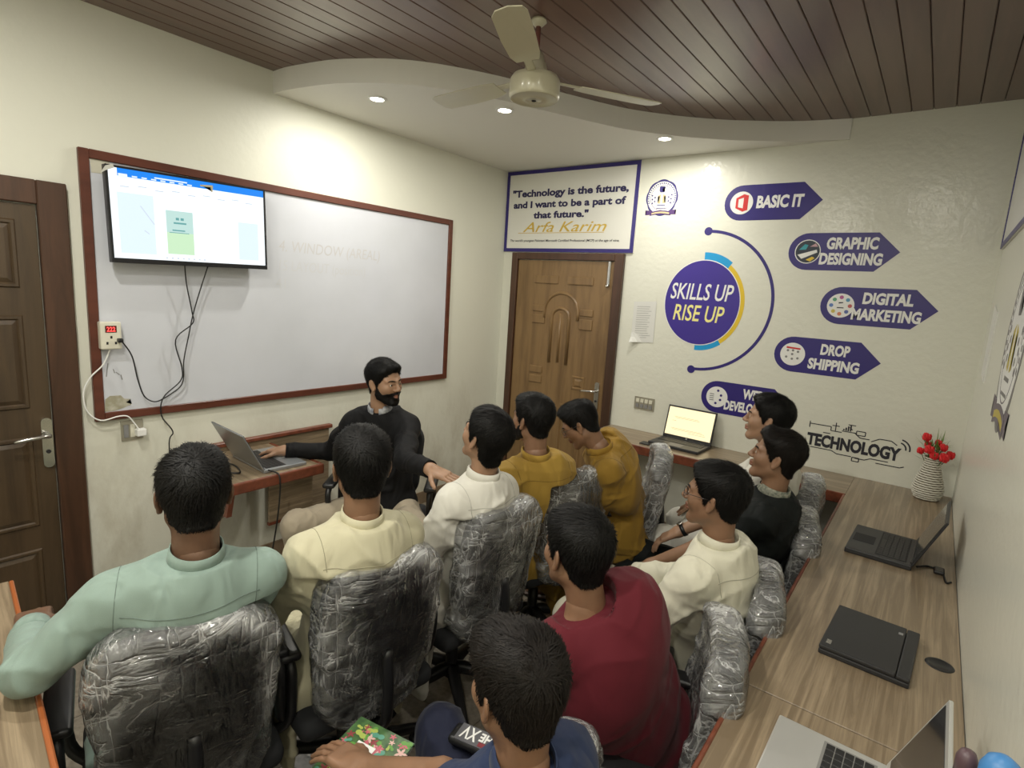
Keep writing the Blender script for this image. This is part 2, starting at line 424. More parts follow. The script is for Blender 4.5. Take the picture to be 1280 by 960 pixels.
cs = smooth_path([(x, y, 0) for x, y in curve], 3)
bm = bmesh.new()
pts = [(p.x, p.y) for p in cs]+[(2.556, -.0005), (0, -.0005)]
a = [bm.verts.new((x, y, ZLO)) for x, y in pts]; b = [bm.verts.new((x, y, ZHI-.0005)) for x, y in pts]
bm.faces.new(a[::-1]); bm.faces.new(b)
for i in range(len(pts)): bm.faces.new((a[i], a[(i+1) % len(pts)], b[(i+1) % len(pts)], b[i]))
bmesh.ops.triangulate(bm, faces=[f for f in bm.faces if len(f.verts) > 4])
o = struct(bm_obj('trim_1', bm, M_SOF)); tag(o, 'white S-curved dropped ceiling section with downlights')
M_SK = mat('skirting', (.26, .19, .12), .4, noise_scale=12)
o = struct(box('baseboard_left', (0, -3.10, 0), (.012, 0, .10), M_SK)); tag(o, 'brown tile skirting along the left wall')
o = struct(box('baseboard_back', (1.19, -.012, 0), (W, 0, .10), M_SK)); tag(o, 'brown tile skirting under the far desk')

# downlights
M_LENS = mat('lamp_lens', (1, 1, 1), .5, emit=(1, .93, .72), es=60)
where = ['recessed downlight in the curved ceiling section nearest the whiteboard', 'recessed downlight in the curved ceiling section just left of the fan motor', 'recessed downlight in the curved ceiling section above the quote board',
         'downlight in the plank ceiling over the door side', 'downlight in the plank ceiling behind the viewer', 'downlight in the plank ceiling over the near right desk', 'downlight in the plank ceiling over the right desk']
for i, (x, y, z, w_) in enumerate(SPOTS):
    t = empty('ceiling_downlight', (x, y, z), 0, where[i], 'ceiling light', 'recessed ceiling downlights')
    lathe_obj('trim_ring', [(.052, .001), (.052, -.005), (.040, -.008), (.034, -.004), (.034, .001)], M_WHITE, t)
    lathe_obj('lens', [(0, -.006), (.02, -.0055), (.034, -.003)], M_LENS, t)
    ld = bpy.data.lights.new('lamp', 'AREA'); ld.shape = 'DISK'; ld.size = .07; ld.energy = w_; ld.color = LIGHT_COL
    lo = bpy.data.objects.new('lamp', ld); COL.objects.link(lo); lo.parent = t; lo.location = (0, 0, -.012)

# ------------------------------------------------------------------ doors
d1 = empty('door_1', (0, -3.13, 0), 0, 'dark brown panelled wooden door at the left edge'); d1['kind'] = 'structure'
def dbox(n, lo, hi, m_, p, bev=.004): return box(n, (lo[0], lo[1], lo[2]), (hi[0], hi[1], hi[2]), m_, p, bev)
def loc(o, base): o.location = (-base[0], -base[1], -base[2]); return o
B1 = (0, -3.13, 0)
loc(dbox('door_frame', (0, -3.235, 0), (.035, -3.13, 2.10), M_FRAME, d1), B1)
loc(dbox('door_frame', (0, -4.27, 0), (.035, -4.165, 2.10), M_FRAME, d1), B1)
loc(dbox('door_frame', (0, -4.165, 2.0), (.035, -3.235, 2.10), M_FRAME, d1), B1)
loc(dbox('door_leaf', (0, -4.16, 0.01), (.016, -3.24, 1.995), M_DOOR1, d1, .001), B1)
def raised(name, wm, u0, u1, v0, v1, e, m_, parent, base):
    bm = bmesh.new()
    L = [(0, e), (.006, e+.008), (.016, e+.008), (.022, e+.001), (.04, e+.008)]
    rings = []
    for ins, ee in L:
        q = [(u0+ins, v0+ins), (u1-ins, v0+ins), (u1-ins, v1-ins), (u0+ins, v1-ins)]
        rings.append([bm.verts.new(wm(u, v, ee)) for u, v in q])
    for a, b in zip(rings[:-1], rings[1:]):
        for k in range(4): bm.faces.new((a[k], a[(k+1) % 4], b[(k+1) % 4], b[k]))
    bm.faces.new(rings[-1]); o = bm_obj(name, bm, m_, parent); return loc(o, base)
for (v0, v1) in ((1.645, 1.93), (1.12, 1.53), (.57, .99), (.13, .46)):
    for (u0, u1) in ((-3.62, -3.31), (-4.06, -3.75)):
        raised('door_panel', WL, u0, u1, v0, v1, .016, M_DOOR1, d1, B1)
def handle(parent, wm, u, v, dirn, base, e=.02):
    h = prism('handle_plate', circ(u, v+.075, .02, 12, 0, 180)+circ(u, v-.115, .02, 12, 180, 360), wm, e-.004, e+.008, M_METAL, parent); loc(h, base)
    l = tube('lever', [wm(u, v+.02, e+.004), wm(u, v+.02, e+.05), wm(u+dirn*.03, v+.022, e+.056), wm(u+dirn*.11, v+.014, e+.052), wm(u+dirn*.125, v+.01, e+.046)], [.011, .009, .009, .008, .006], M_METAL, parent, 10); loc(l, base)
    k = prism('keyhole', circ(u, v-.06, .009, 12), wm, e+.008, e+.012, M_BLACKM, parent); loc(k, base)
handle(d1, WL, -3.262, .975, -1, B1)

d2 = empty('door_2', (.114, 0, 0), 0, 'teak brown moulded door under the quote board'); d2['kind'] = 'structure'
B2 = (.114, 0, 0)
loc(box('door_frame', (.114, -.035, 0), (.175, 0, 2.085), M_FRAME, d2, .004), B2)
loc(box('door_frame', (1.105, -.035, 0), (1.18, 0, 2.085), M_FRAME, d2, .004), B2)
loc(box('door_frame', (.175, -.035, 2.03), (1.105, 0, 2.085), M_FRAME, d2, .004), B2)
loc(box('door_leaf', (.18, -.014, .01), (1.10, 0, 2.025), M_DOOR, d2, .001), B2)
for u0, u1, v0, v1 in ((.36, .60, 1.835, 1.90), (.69, .93, 1.835, 1.90), (.36, .49, 1.60, 1.655), (.36, .49, 1.50, 1.575), (.83, .95, 1.59, 1.645), (.83, .95, 1.48, 1.565), (.37, .50, 1.075, 1.135), (.37, .50, .99, 1.055), (.80, .925, .985, 1.10), (.37, .60, .2, .85), (.70, .93, .2, .85)):
    if v1-v0 > .1: raised('door_panel', WB, u0, u1, v0, v1, .013, M_DOOR, d2, B2)
    else: loc(box('door_panel', (u0, -.024, v0), (u1, -.012, v1), M_DOOR, d2, .006, 2), B2)
def arch(cx, cz, r, zb, th, nm):
    pts = [(cx-r, -.012, zb)]+[(cx+r*math.cos(math.radians(a)), -.012, cz+r*math.sin(math.radians(a))) for a in range(180, -1, -15)]+[(cx+r, -.012, zb)]
    loc(tube(nm, pts, th, M_DOOR, d2, 8), B2)
arch(.645, 1.60, .165, 1.55, .014, 'arch_moulding'); arch(.645, 1.555, .085, 1.18, .016, 'arch_moulding')
loc(tube('arch_moulding', [(.645, -.014, 1.19), (.645, -.014, 1.6)], .012, M_DOOR, d2), B2)
handle(d2, WB, 1.045, .985, -1, B2, .018)
loc(box('tower_bolt', (1.05, -.03, 1.845), (1.075, -.012, 2.03), M_METAL, d2, .004), B2)
loc(lathe_obj('bolt_knob', [(0, -.012), (.014, -.008), (.016, .004), (0, .012)], M_METAL, d2, 12, (1.0625, -.036, 1.84)), B2)

# ------------------------------------------------------------------ whiteboard, television, sockets
y0, y1, z0, z1 = -3.077, -.686, 1.021, 2.27
wb = empty('whiteboard', (0, (y0+y1)/2, z0), 0, 'large whiteboard in a dark red wooden frame behind the wall television', 'whiteboard'); BW = (0, (y0+y1)/2, z0)
fw = .04
loc(box('board_surface', (.002, y0+fw, z0+fw), (.012, y1-fw, z1-fw), M_BOARD, wb), BW)
for lo_, hi_ in (((.0, y0, z0), (.024, y0+fw, z1)), ((.0, y1-fw, z0), (.024, y1, z1)), ((.0, y0+fw, z1-fw), (.024, y1-fw, z1)), ((.0, y0+fw, z0), (.024, y1-fw, z0+fw))):
    loc(box('board_frame', lo_, hi_, M_BFRAME, wb, .003), BW)
M_FAINT = mat('faint_marker', (.52, .515, .53), .6)
M_FAINT2 = mat('fainter_marker', (.54, .55, .58), .6)
loc(text('handwriting', '4. WINDOW (AREAL)', WL, -2.13, 1.885, .74, .085, .0124, M_FAINT, wb, shear=.15), BW)
loc(text('handwriting', '15 LAYOUT (position)', WL, -2.13, 1.775, .62, .08, .0124, M_FAINT2, wb, shear=.1), BW)
loc(text('handwriting', '41', WL, -2.15, 1.69, .06, .06, .0124, M_FAINT2, wb), BW)
M_STAIN = mat('old_glue', (.33, .31, .22), .7, noise_scale=30, col2=(.5, .48, .4))
pts = [(-3.035+.0, 1.065), (-3.03, 1.125), (-3.01, 1.14), (-2.965, 1.138), (-2.952, 1.12), (-2.925, 1.115), (-2.945, 1.10), (-2.92, 1.088), (-2.952, 1.075), (-2.98, 1.068), (-3.0, 1.064)]
loc(prism('glue_patch', pts, WL, .0118, .0135, M_STAIN, wb), BW)
loc(strips('pen_marks', [((-3.01, 1.30), (-3.02, 1.235)), ((-2.98, 1.255), (-2.965, 1.24)), ((-2.96, 1.24), (-2.955, 1.215)), ((-2.99, 1.27), (-2.985, 1.25))], WL, .012, .0128, .004, M_GREYINK, wb), BW)
o = prism('paper_label', [(-3.03, 2.17), (-2.955, 2.175), (-2.958, 2.235), (-3.032, 2.232)], WL, .012, .0135, mat('yellowed_paper', (.55, .53, .43), .8)); tag(o, 'small yellowed paper label at the upper left corner of the whiteboard', 'label')

tv = empty('wall_television', (.1, -2.63, 2.0), 0, 'flat television showing a document editor, mounted over the whiteboard', 'television', rot=(math.radians(1.2), 0, 0))
TW, TH = .742, .43
M_TVB = mat('tv_bezel', (.012, .012, .014), .3)
def tvb(n, u0, v0, u1, v1, e0, e1, m_, p=tv): return box(n, (e0, u0, v0), (e1, u1, v1), m_, p, .002 if e1-e0 > .005 else 0)
tvb('housing', -TW/2, -TH/2, TW/2, TH/2, -.035, .0, M_TVB)
for a in ((-TW/2, -TH/2, TW/2, -TH/2+.022), (-TW/2, TH/2-.01, TW/2, TH/2), (-TW/2, -TH/2+.022, -TW/2+.01, TH/2-.01), (TW/2-.01, -TH/2+.022, TW/2, TH/2-.01)):
    tvb('bezel', a[0], a[1], a[2], a[3], 0, .008, M_TVB)
tvb('wall_bracket', -.15, -.12, .15, .12, -.087, -.035, M_BLACK)
def emi(name, c, s=1.): return mat(name, (0, 0, 0), .3, emit=c, es=s)
E_W = emi('screen_white', (.90, .96, 1.0), 1.05); E_G = emi('screen_grey', (.68, .80, .92), 1.); E_B = emi('screen_blue', (.01, .22, .80), 1.); E_D = emi('screen_doc', (.47, .66, .62), 1.); E_D2 = emi('screen_doc_green', (.53, .74, .50), 1.); E_T = emi('screen_ink', (.12, .33, .33), 1.); E_T2 = emi('screen_pale_ink', (.55, .62, .70), 1.); E_BW = emi('screen_blue_white', (.75, .85, 1.), 1.)
sx0, sx1, sz0, sz1 = -TW/2+.01, TW/2-.01, -TH/2+.022, TH/2-.01
tvb('screen', sx0, sz0, sx1, sz1, 0, .002, E_W)
SM = lambda u, v, e: (e, u, v)
def scr(n, u0, v0, u1, v1, m_, e=.0025):  # fractions of the screen
    U = lambda u: sx0+(sx1-sx0)*u; V = lambda v: sz0+(sz1-sz0)*v
    return prism(n, [(U(u0), V(v0)), (U(u1), V(v0)), (U(u1), V(v1)), (U(u0), V(v1))], SM, .002, e, m_, tv)
scr('title_bar', .05, .915, 1, 1, E_B)
scr('title_text', .26, .945, .46, .96, E_BW, .003)
scr('active_tab', .055, .90, .105, .945, E_BW, .003)
for k in range(7): scr('ribbon_tab', .13+k*.055, .922, .16+k*.055, .936, E_BW, .003)
scr('side_page', .04, .06, .245, .74, E_G)
scr('side_page', .80, .06, .95, .55, E_G)
scr('document_page', .315, .08, .485, .60, E_D); scr('document_foot', .315, .08, .485, .34, E_D2, .003)
for a in ((.375, .49, .395, .52), (.405, .49, .425, .52), (.36, .445, .44, .465), (.35, .36, .43, .375), (.33, .335, .455, .343)): scr('document_text', *a, E_T, .0035)
for k in range(9): scr('toolbar_text', .06+k*.10, .80+.02*(k % 2), .11+k*.10, .812+.02*(k % 2), E_T2, .003)
for k in range(8): scr('taskbar_icon', .30+k*.035, .02, .312+k*.035, .038, E_T2, .003)
strips_o = strips('stroke', [((sx0+.12, .05), (sx0+.175, -.03)), ((sx0+.13, -.06), (sx0+.15, -.075))], SM, .002, .004, .004, E_T2, tv)
M_TAPE = mat('old_tape', (.46, .40, .25), .5)
prism('tape_piece', [(.03, TH/2-.028), (.09, TH/2-.022), (.092, TH/2-.03), (.088, TH/2-.055), (.083, TH/2-.056), (.08, TH/2-.033), (.03, TH/2-.036)], SM, .0085, .0095, M_TAPE, tv)
prism('tape_piece', [(-TW/2+.0, TH/2-.03), (-TW/2-.02, TH/2-.045), (-TW/2+.0, TH/2-.01), (-TW/2+.03, TH/2+.004), (-TW/2+.035, TH/2-.012)], SM, .0085, .0095, mat('clear_tape', (.55, .55, .5), .3), tv)

pa = empty('voltage_socket_box', (0, -3.005, 1.372), 0, 'cream plug-in socket box with a red digital voltage display on the board edge', 'socket')
BP = (0, -3.005, 1.372)
loc(box('housing', (.024, -3.048, 1.372), (.062, -2.962, 1.502), M_CREAM, pa, .006, 2), BP)
loc(box('display_window', (.062, -3.028, 1.452), (.0635, -2.982, 1.484), mat('display_dark', (.10, .01, .01), .3), pa), BP)
loc(text('display_digits', '222', WL, -3.022, 1.457, .034, .021, .0645, emi('red_digits', (1, .06, .05), 3.), pa, bold=.01), BP)
for u, v in ((-3.005, 1.43), (-3.022, 1.402), (-2.988, 1.402)): loc(box('pin_hole', (.062, u-.004, v-.006), (.063, u+.004, v+.006), M_BLACKM, pa), BP)
def socket(name, label, wm, u0, u1, v0, v1, modules):
    t = empty(name, wm((u0+u1)/2, v0, 0), 0, label, 'socket'); bs = wm((u0+u1)/2, v0, 0)
    loc(prism('plate', [(u0, v0), (u1, v0), (u1, v1), (u0, v1)], wm, 0, .008, mat('metal_plate', (.36, .34, .27), .35, .3), t), bs)
    for k, (a, b, c, d_) in enumerate(modules): loc(prism('switch', [(a, b), (c, b), (c, d_), (a, d_)], wm, .008, .013, M_CREAM if k % 2 else M_GREYINK, t), bs)
socket('wall_socket', 'metal switch plate on the far wall left of the laptop', WB, 1.37, 1.53, .926, 1.022, [(1.385+i*.035, .94+j*.04, 1.41+i*.035, .968+j*.04) for i in range(4) for j in range(2)])
socket('wall_socket', 'small metal switch plate under the whiteboard with a white plug', WL, -2.97, -2.875, .905, 1.005, [(-2.96, .92, -2.94, .985), (-2.932, .92, -2.912, .985)])
o = box('wall_plug', (.013, -2.915, .925), (.05, -2.872, .962), M_WHITE, None, .005, 2); tag(o, 'square white plug in the switch plate under the whiteboard', 'plug')
o = box('power_plug', (.062, -2.985, 1.405), (.085, -2.962, 1.425), M_BLACK, None, .005, 2); tag(o, 'black plug pushed into the voltage socket box', 'plug')
M_CABLE = mat('black_cable', (.012, .012, .012), .45)
def cable(label, yz, x=.045, r=.0032, m_=None, dx=None):
    P = [((dx[i] if dx else x), y, z) for i, (y, z) in enumerate(yz)]
    o = tube('cable', P, r, m_ or M_CABLE, None, 8, 6); return tag(o, label, 'cable')
cable('black television cable hanging down in a long kink to the floor', [(-2.676, 1.80), (-2.664, 1.692), (-2.638, 1.55), (-2.635, 1.49), (-2.72, 1.406), (-2.695, 1.259), (-2.705, 1.19), (-2.788, 1.112), (-2.799, 1.017), (-2.749, .924), (-2.767, .862), (-2.76, .6), (-2.77, .3), (-2.8, .02)], dx=[.075, .06, .05, .045, .045, .045, .045, .045, .04, .04, .035, .03, .03, .03])
cable('black television cable crossing the other one below the screen', [(-2.559, 1.80), (-2.60, 1.66), (-2.636, 1.535), (-2.66, 1.42), (-2.686, 1.30), (-2.692, 1.20), (-2.72, 1.15), (-2.80, 1.10)], dx=[.075, .06, .055, .05, .05, .05, .05, .045])
cable('black power cable curving from the socket box to the television cables', [(-2.97, 1.415), (-2.921, 1.335), (-2.90, 1.22), (-2.875, 1.13), (-2.83, 1.095), (-2.78, 1.11), (-2.72, 1.15)], dx=[.075, .05, .045, .045, .045, .045, .05])
cable('white cable looping from the socket box to the lower switch plate', [(-3.005, 1.375), (-3.035, 1.30), (-3.09, 1.24), (-3.12, 1.17), (-3.11, 1.08), (-3.06, 1.03), (-2.99, 1.04), (-2.95, 1.035), (-2.925, 1.0), (-2.90, .95)], r=.0035, m_=M_WHITE, dx=[.04, .035, .034, .034, .034, .036, .04, .04, .04, .045])

# ------------------------------------------------------------------ quote board, crest, note, infographic
def group_thing(name, wm, u, v, label, cat, grp=None):
    b_ = wm(u, v, 0); t = empty(name, b_, 0, label, cat, grp); t['_b'] = b_; return t, b_
qb, BQ = group_thing('quote_board', WB, .62, 2.09, 'white quote board in a navy border above the far door', 'sign')
loc(prism('panel', [(0.004, 2.093), (1.24, 2.093), (1.24, 2.757), (0.004, 2.757)], WB, 0, .012, mat('board_white', (.74, .735, .68), .5), qb), BQ)
for q in (((.004, 2.093), (1.24, 2.122)), ((.004, 2.728), (1.24, 2.757)), ((.004, 2.122), (.032, 2.728)), ((1.21, 2.122), (1.24, 2.728))):
    (a, b), (c, d_) = q; loc(prism('border', [(a, b), (c, b), (c, d_), (a, d_)], WB, .012, .015, M_NAVY, qb), BQ)
M_NT = mat('navy_text', (.02, .016, .085), .5)
loc(text('lettering', '"Technology is the future,', WB, .07, 2.525, 1.09, .078, .0135, M_NT, qb, bold=.04), BQ)
loc(text('lettering', 'and I want to be a part of', WB, .085, 2.435, 1.06, .074, .0135, M_NT, qb, bold=.04), BQ)
loc(text('lettering', 'that future."', WB, .30, 2.365, .53, .058, .0135, M_NT, qb, bold=.04), BQ)
loc(text('signature', 'Arfa Karim', WB, .20, 2.255, .80, .082, .0135, M_GOLD, qb, shear=.35, bold=.004), BQ)
loc(strips('underline', [((.15, 2.248), (.98, 2.248))], WB, .012, .0135, .004, M_GOLD, qb), BQ)
loc(text('small_lettering', "The world's youngest Pakistani Microsoft Certified Professional (MCP) at the age of nine.", WB, .07, 2.17, 1.05, .026, .0135, M_INK, qb, shear=.15, bold=.012), BQ)

def crest(wm, u, v, s, label, ink, rib, gold, nm='crest_decal'):
    t, b_ = group_thing(nm, wm, u, v, label, 'decal'); Lp = lambda pts: [(u+x*s, v+y*s) for x, y in pts]
    def put(n, pts, e0, e1, m_): loc(prism(n, Lp(pts), wm, e0, e1, m_, t), b_)
    nn = 8; outl = []
    for k in range(64):
        a = 2*math.pi*k/64; r_ = 1+.045*abs(math.cos(4*a)); outl.append((.95*r_*math.cos(a), r_*math.sin(a)))
    put('crest_edge', outl, 0, .0008, ink)
    put('crest_face', circ(0, 0, .88, 48, ry=.92), .0008, .0014, M_WHITE)
    loc(band('crest_ring', Lp(circ(0, 0, .71, 48, 0, 360)), Lp(circ(0, 0, .69, 48, 0, 360)), wm, .0014, .0018, rib, t, True), b_)
    for k, ch in enumerate('SCHOOL OF COMPUTING'[:0]): pass
    bm_seg = []
    for k in range(26):   # the ring of tiny lettering, too small to read
        a = math.radians(200-220*k/25); bm_seg.append(((u+s*.78*math.cos(a), v+s*.78*math.sin(a)), (u+s*.86*math.cos(a), v+s*.86*math.sin(a))))
    loc(strips('ring_lettering', bm_seg, wm, .0014, .0018, .065*s, ink, t), b_)
    put('torch', [(-.18, .62), (-.1, .66), (.1, .64), (.18, .60), (.02, .56), (0, .42), (.16, .36), (.1, .30), (-.12, .30), (-.18, .4)], .0014, .0019, ink)
    for sx in (-1, 1):
        put('pillar', [(sx*.06, .2), (sx*.24, .12), (sx*.2, .06), (sx*.13, .1), (sx*.17, -.25), (sx*.24, -.2), (sx*.25, -.3), (sx*.1, -.34), (sx*.06, -.3)][::sx], .0014, .0019, gold)
        for k, (x, y) in enumerate(((.42, .02), (.6, .14), (.58, -.08), (.42, -.2), (.56, -.3))):
            put('symbol', circ(sx*x, y, .05, 8), .0014, .0019, ink)
        put('ribbon_tail', [(sx*.55, -.72), (sx*.95, -.70), (sx*.86, -.83), (sx*.95, -.98), (sx*.55, -.95)][::sx], .0012, .002, rib)
    put('motto', [(-.25, -.45), (.25, -.45), (.25, -.40), (-.25, -.40)], .0014, .0019, ink)
    put('motto', [(-.28, -.62), (.28, -.62), (.28, -.58), (-.28, -.58)], .0014, .0019, ink)
    put('ribbon', [(-.65, -.80), (-.3, -.74), (0, -.72), (.3, -.74), (.65, -.80), (.65, -1.02), (.3, -.96), (0, -.94), (-.3, -.96), (-.65, -1.02)], .002, .0026, rib)
    put('ribbon_band', [(-.55, -.86), (-.28, -.81), (0, -.79), (.28, -.81), (.55, -.86), (.55, -.95), (.28, -.90), (0, -.88), (-.28, -.90), (-.55, -.95)], .0026, .003, gold)
    return t
crest(WB, 1.42, 2.485, .122, 'round college crest with a purple ribbon beside the quote board', M_NAVY, mat('purple_ribbon', (.08, .03, .16), .4), mat('crest_gold', (.62, .50, .28), .5))

nt_, BN = group_thing('wall_notice', WB, 1.37, 1.43, 'curled white paper notice taped beside the far door', 'notice')
bm = bmesh.new(); rows = []
for j in range(9):
    row = []
    for i in range(7):
        u = 1.285+.18*i/6+.004*j/8; v = 1.735-.305*j/8; e = .0035+(.035*max(0, (1-i/2.5))*max(0, (j-6)/2)**2 if j > 6 else 0)
        row.append(bm.verts.new(WB(u, v+(.012*i/6), e)))
    rows.append(row)
for j in range(8):
    for i in range(6): bm.faces.new((rows[j][i], rows[j][i+1], rows[j+1][i+1], rows[j+1][i]))
sh_ = loc(bm_obj('sheet', bm, mat('notice_paper', (.66, .66, .63), .6), nt_), BN); sh_.modifiers.new('thickness', 'SOLIDIFY').thickness = .0005
loc(strips('print_lines', [((1.315, 1.70-.0165*k), (1.315+.13*(.7+.3*R_.random()), 1.705-.0165*k)) for k in range(15)], WB, .0035, .0045, .0035, mat('pale_print', (.38, .38, .37), .7), nt_), BN)

# badge
bd, BB = group_thing('round_badge_decal', WB, 1.79, 1.755, 'round navy wall decal reading SKILLS UP RISE UP with cyan and yellow rim', 'decal')
def put(n, pts, e0, e1, m_, t=bd, b_=BB): return loc(prism(n, pts, WB, e0, e1, m_, t), b_)
cx, cy, rx, ry = 1.79, 1.757, .262, .292
el = lambda f, a0, a1, n=30, g=None: [(cx+rx*f*math.cos(math.radians(a0+(a1-a0)*i/n)), cy+ry*f*math.sin(math.radians(a0+(a1-a0)*i/n))) for i in range(n+1)]
loc(band('cyan_rim', el(1.19, 54, 92), el(.98, 54, 92), WB, 0, .0008, M_CYAN, bd), BB)
loc(band('cyan_rim', el(1.14, -92, -56), el(.98, -92, -56), WB, 0, .0008, M_CYAN, bd), BB)
loc(band('yellow_rim', el(1.12, -56, 54), el(.98, -56, 54), WB, 0, .001, M_YEL, bd), BB)
put('white_rim', circ(cx, cy, rx*1.02, 64, ry=ry*1.02), .001, .0014, M_WHITE)
put('disc', circ(cx, cy, rx, 64, ry=ry), .0014, .002, mat('badge_blue', (.05, .03, .27), .3))
loc(text('lettering', 'SKILLS UP', WB, 1.565, 1.775, .44, .115, .0026, M_WHITE, bd, shear=.18, bold=.012), BB)
loc(text('lettering', 'RISE UP', WB, 1.60, 1.625, .36, .115, .0026, M_YELT, bd, shear=.18, bold=.012), BB)
ar, BA = group_thing('arc_decal', WB, 2.26, 1.77, 'thin navy half circle line with a dot at each end around the badge', 'decal')
ao = [(1.79+.478*math.cos(math.radians(a)), 1.768+.488*math.sin(math.radians(a))) for a in range(-92, 93, 4)]; ai = [(1.79+.458*math.cos(math.radians(a)), 1.768+.468*math.sin(math.radians(a))) for a in range(-92, 93, 4)]
loc(band('arc_line', ao, ai, WB, 0, .001, M_NAVY, ar), BA); put('end_dot', circ(1.785, 2.246, .028, 20), .001, .0016, M_NAVY, ar, BA); put('end_dot', circ(1.775, 1.284, .028, 20), .001, .0016, M_NAVY, ar, BA)
# arrows
def arrow(u0, vc, lines, label, L=.59, H=.225, tilt=0.):
    t, b_ = group_thing('arrow_decal', WB, u0+L/2, vc, label, 'decal', 'navy arrow decals on the far wall')
    r = H/2
    pts = [(u0+r+r*math.cos(math.radians(a)), vc+r*math.sin(math.radians(a))) for a in range(90, 271, 12)]+[(u0+L-.115, vc-r), (u0+L, vc), (u0+L-.115, vc+r)]
    put('arrow_body', pts, 0, .001, M_NAVY, t, b_)
    put('icon_disc', circ(u0+r-.003, vc, .073, 32), .001, .0016, M_WHITE, t, b_)
    x0 = u0+.185; x1 = u0+L-.085
    for s, w_, v, h in lines: loc(text('lettering', s, WB, (x0+x1)/2-w_/2, vc+v, w_, h, .0018, M_WHITE, t, bold=.045, shear=.05), b_)
    return t, b_, u0+r-.003, vc
t, b_, x, y = arrow(1.872, 2.425, [('BASIC IT', .28, -.038, .08)], 'navy arrow decal reading BASIC IT with a red square logo')
for q_ in ([(x-.036, y-.032), (x-.020, y-.026), (x-.020, y+.024), (x-.036, y+.032)], [(x-.036, y+.032), (x-.020, y+.024), (x+.012, y+.034), (x+.012, y+.056)], [(x+.012, y-.056), (x+.042, y-.046), (x+.042, y+.046), (x+.012, y+.056)], [(x-.036, y-.032), (x+.012, y-.056), (x+.012, y-.034), (x-.020, y-.026)]): put('logo', q_, .0016, .002, M_RED, t, b_)
t, b_, x, y = arrow(2.31, 2.115, [('GRAPHIC', .27, .014, .072), ('DESIGNING', .33, -.078, .072)], 'navy arrow decal reading GRAPHIC DESIGNING with a photo disc')
put('photo', circ(x, y, .068, 24), .0016, .002, mat('photo_dark', (.02, .03, .05), .4), t, b_)
put('photo_patch', [(x-.05, y+.01), (x-.02, y+.045), (x+.0, y+.04), (x-.01, y+.012)], .002, .0023, mat('photo_teal', (.03, .3, .36), .4), t, b_)
put('photo_patch', [(x-.055, y-.02), (x+.05, y+.012), (x+.055, y-.005), (x-.03, y-.045)], .002, .0023, M_WHITE, t, b_)
put('photo_patch', [(x-.005, y-.05), (x+.03, y-.03), (x+.045, y-.04), (x+.02, y-.06)], .002, .0023, M_YEL, t, b_)
put('photo_patch', [(x+.01, y+.03), (x+.04, y+.05), (x+.055, y+.03)], .002, .0023, mat('photo_pink', (.5, .3, .34), .4), t, b_)
t, b_, x, y = arrow(2.535, 1.795, [('DIGITAL', .25, .016, .07), ('MARKETING', .345, -.08, .07)], 'navy arrow decal reading DIGITAL MARKETING with a ring of coloured dots')
for k, c in enumerate([(.5, .1, .1), (.1, .3, .5), (.45, .1, .3), (.1, .35, .2), (.1, .2, .5), (.6, .5, .1), (.6, .2, .1), (.1, .15, .4)]):
    a = math.radians(45*k); put('icon_dot', circ(x+.05*math.cos(a), y+.05*math.sin(a), .0115, 10), .0016, .002, mat('dot_%d' % k, c, .4), t, b_)
put('icon_mark', [(x-.018, y-.01), (x+.018, y-.01), (x+.018, y-.016), (x-.018, y-.016)], .0016, .002, M_INK, t, b_); put('icon_mark', [(x-.012, y+.012), (x+.012, y+.016), (x+.012, y+.022), (x-.012, y+.02)], .0016, .002, M_INK, t, b_)
t, b_, x, y = arrow(2.31, 1.47, [('DROP', .16, .014, .07), ('SHIPPING', .28, -.08, .07)], 'navy arrow decal reading DROP SHIPPING with a white disc of small pictures')
put('icon_mark', [(x-.04, y+.036), (x+.042, y+.032), (x+.042, y+.042), (x-.04, y+.047)], .0016, .002, M_RED, t, b_)
for k, (a, c) in enumerate(((-.03, .022), (.0, .024), (.03, .018), (-.035, -.02), (.032, -.024), (0, -.03), (-.002, 0))):
    put('icon_mark', circ(x+a, y+c, .008, 6), .0016, .002, M_GREYINK, t, b_)
t, b_, x, y = arrow(1.87, 1.115, [('WEB', .13, .014, .07), ('DEVELOPMENT', .36, -.08, .07)], 'navy arrow decal partly hidden behind the two seated heads, WEB DEVELOPMENT')
for a, c in ((.005, .045), (.028, .014), (.025, -.018), (-.004, -.045)):
    put('icon_dot', circ(x+a, y+c, .009, 8), .0016, .002, M_NAVY, t, b_)
for k in range(4): put('icon_mark', [(x-.05, y+.02-.014*k), (x-.02, y+.02-.014*k), (x-.02, y+.014-.014*k), (x-.05, y+.014-.014*k)], .0016, .002, M_GREYINK, t, b_)
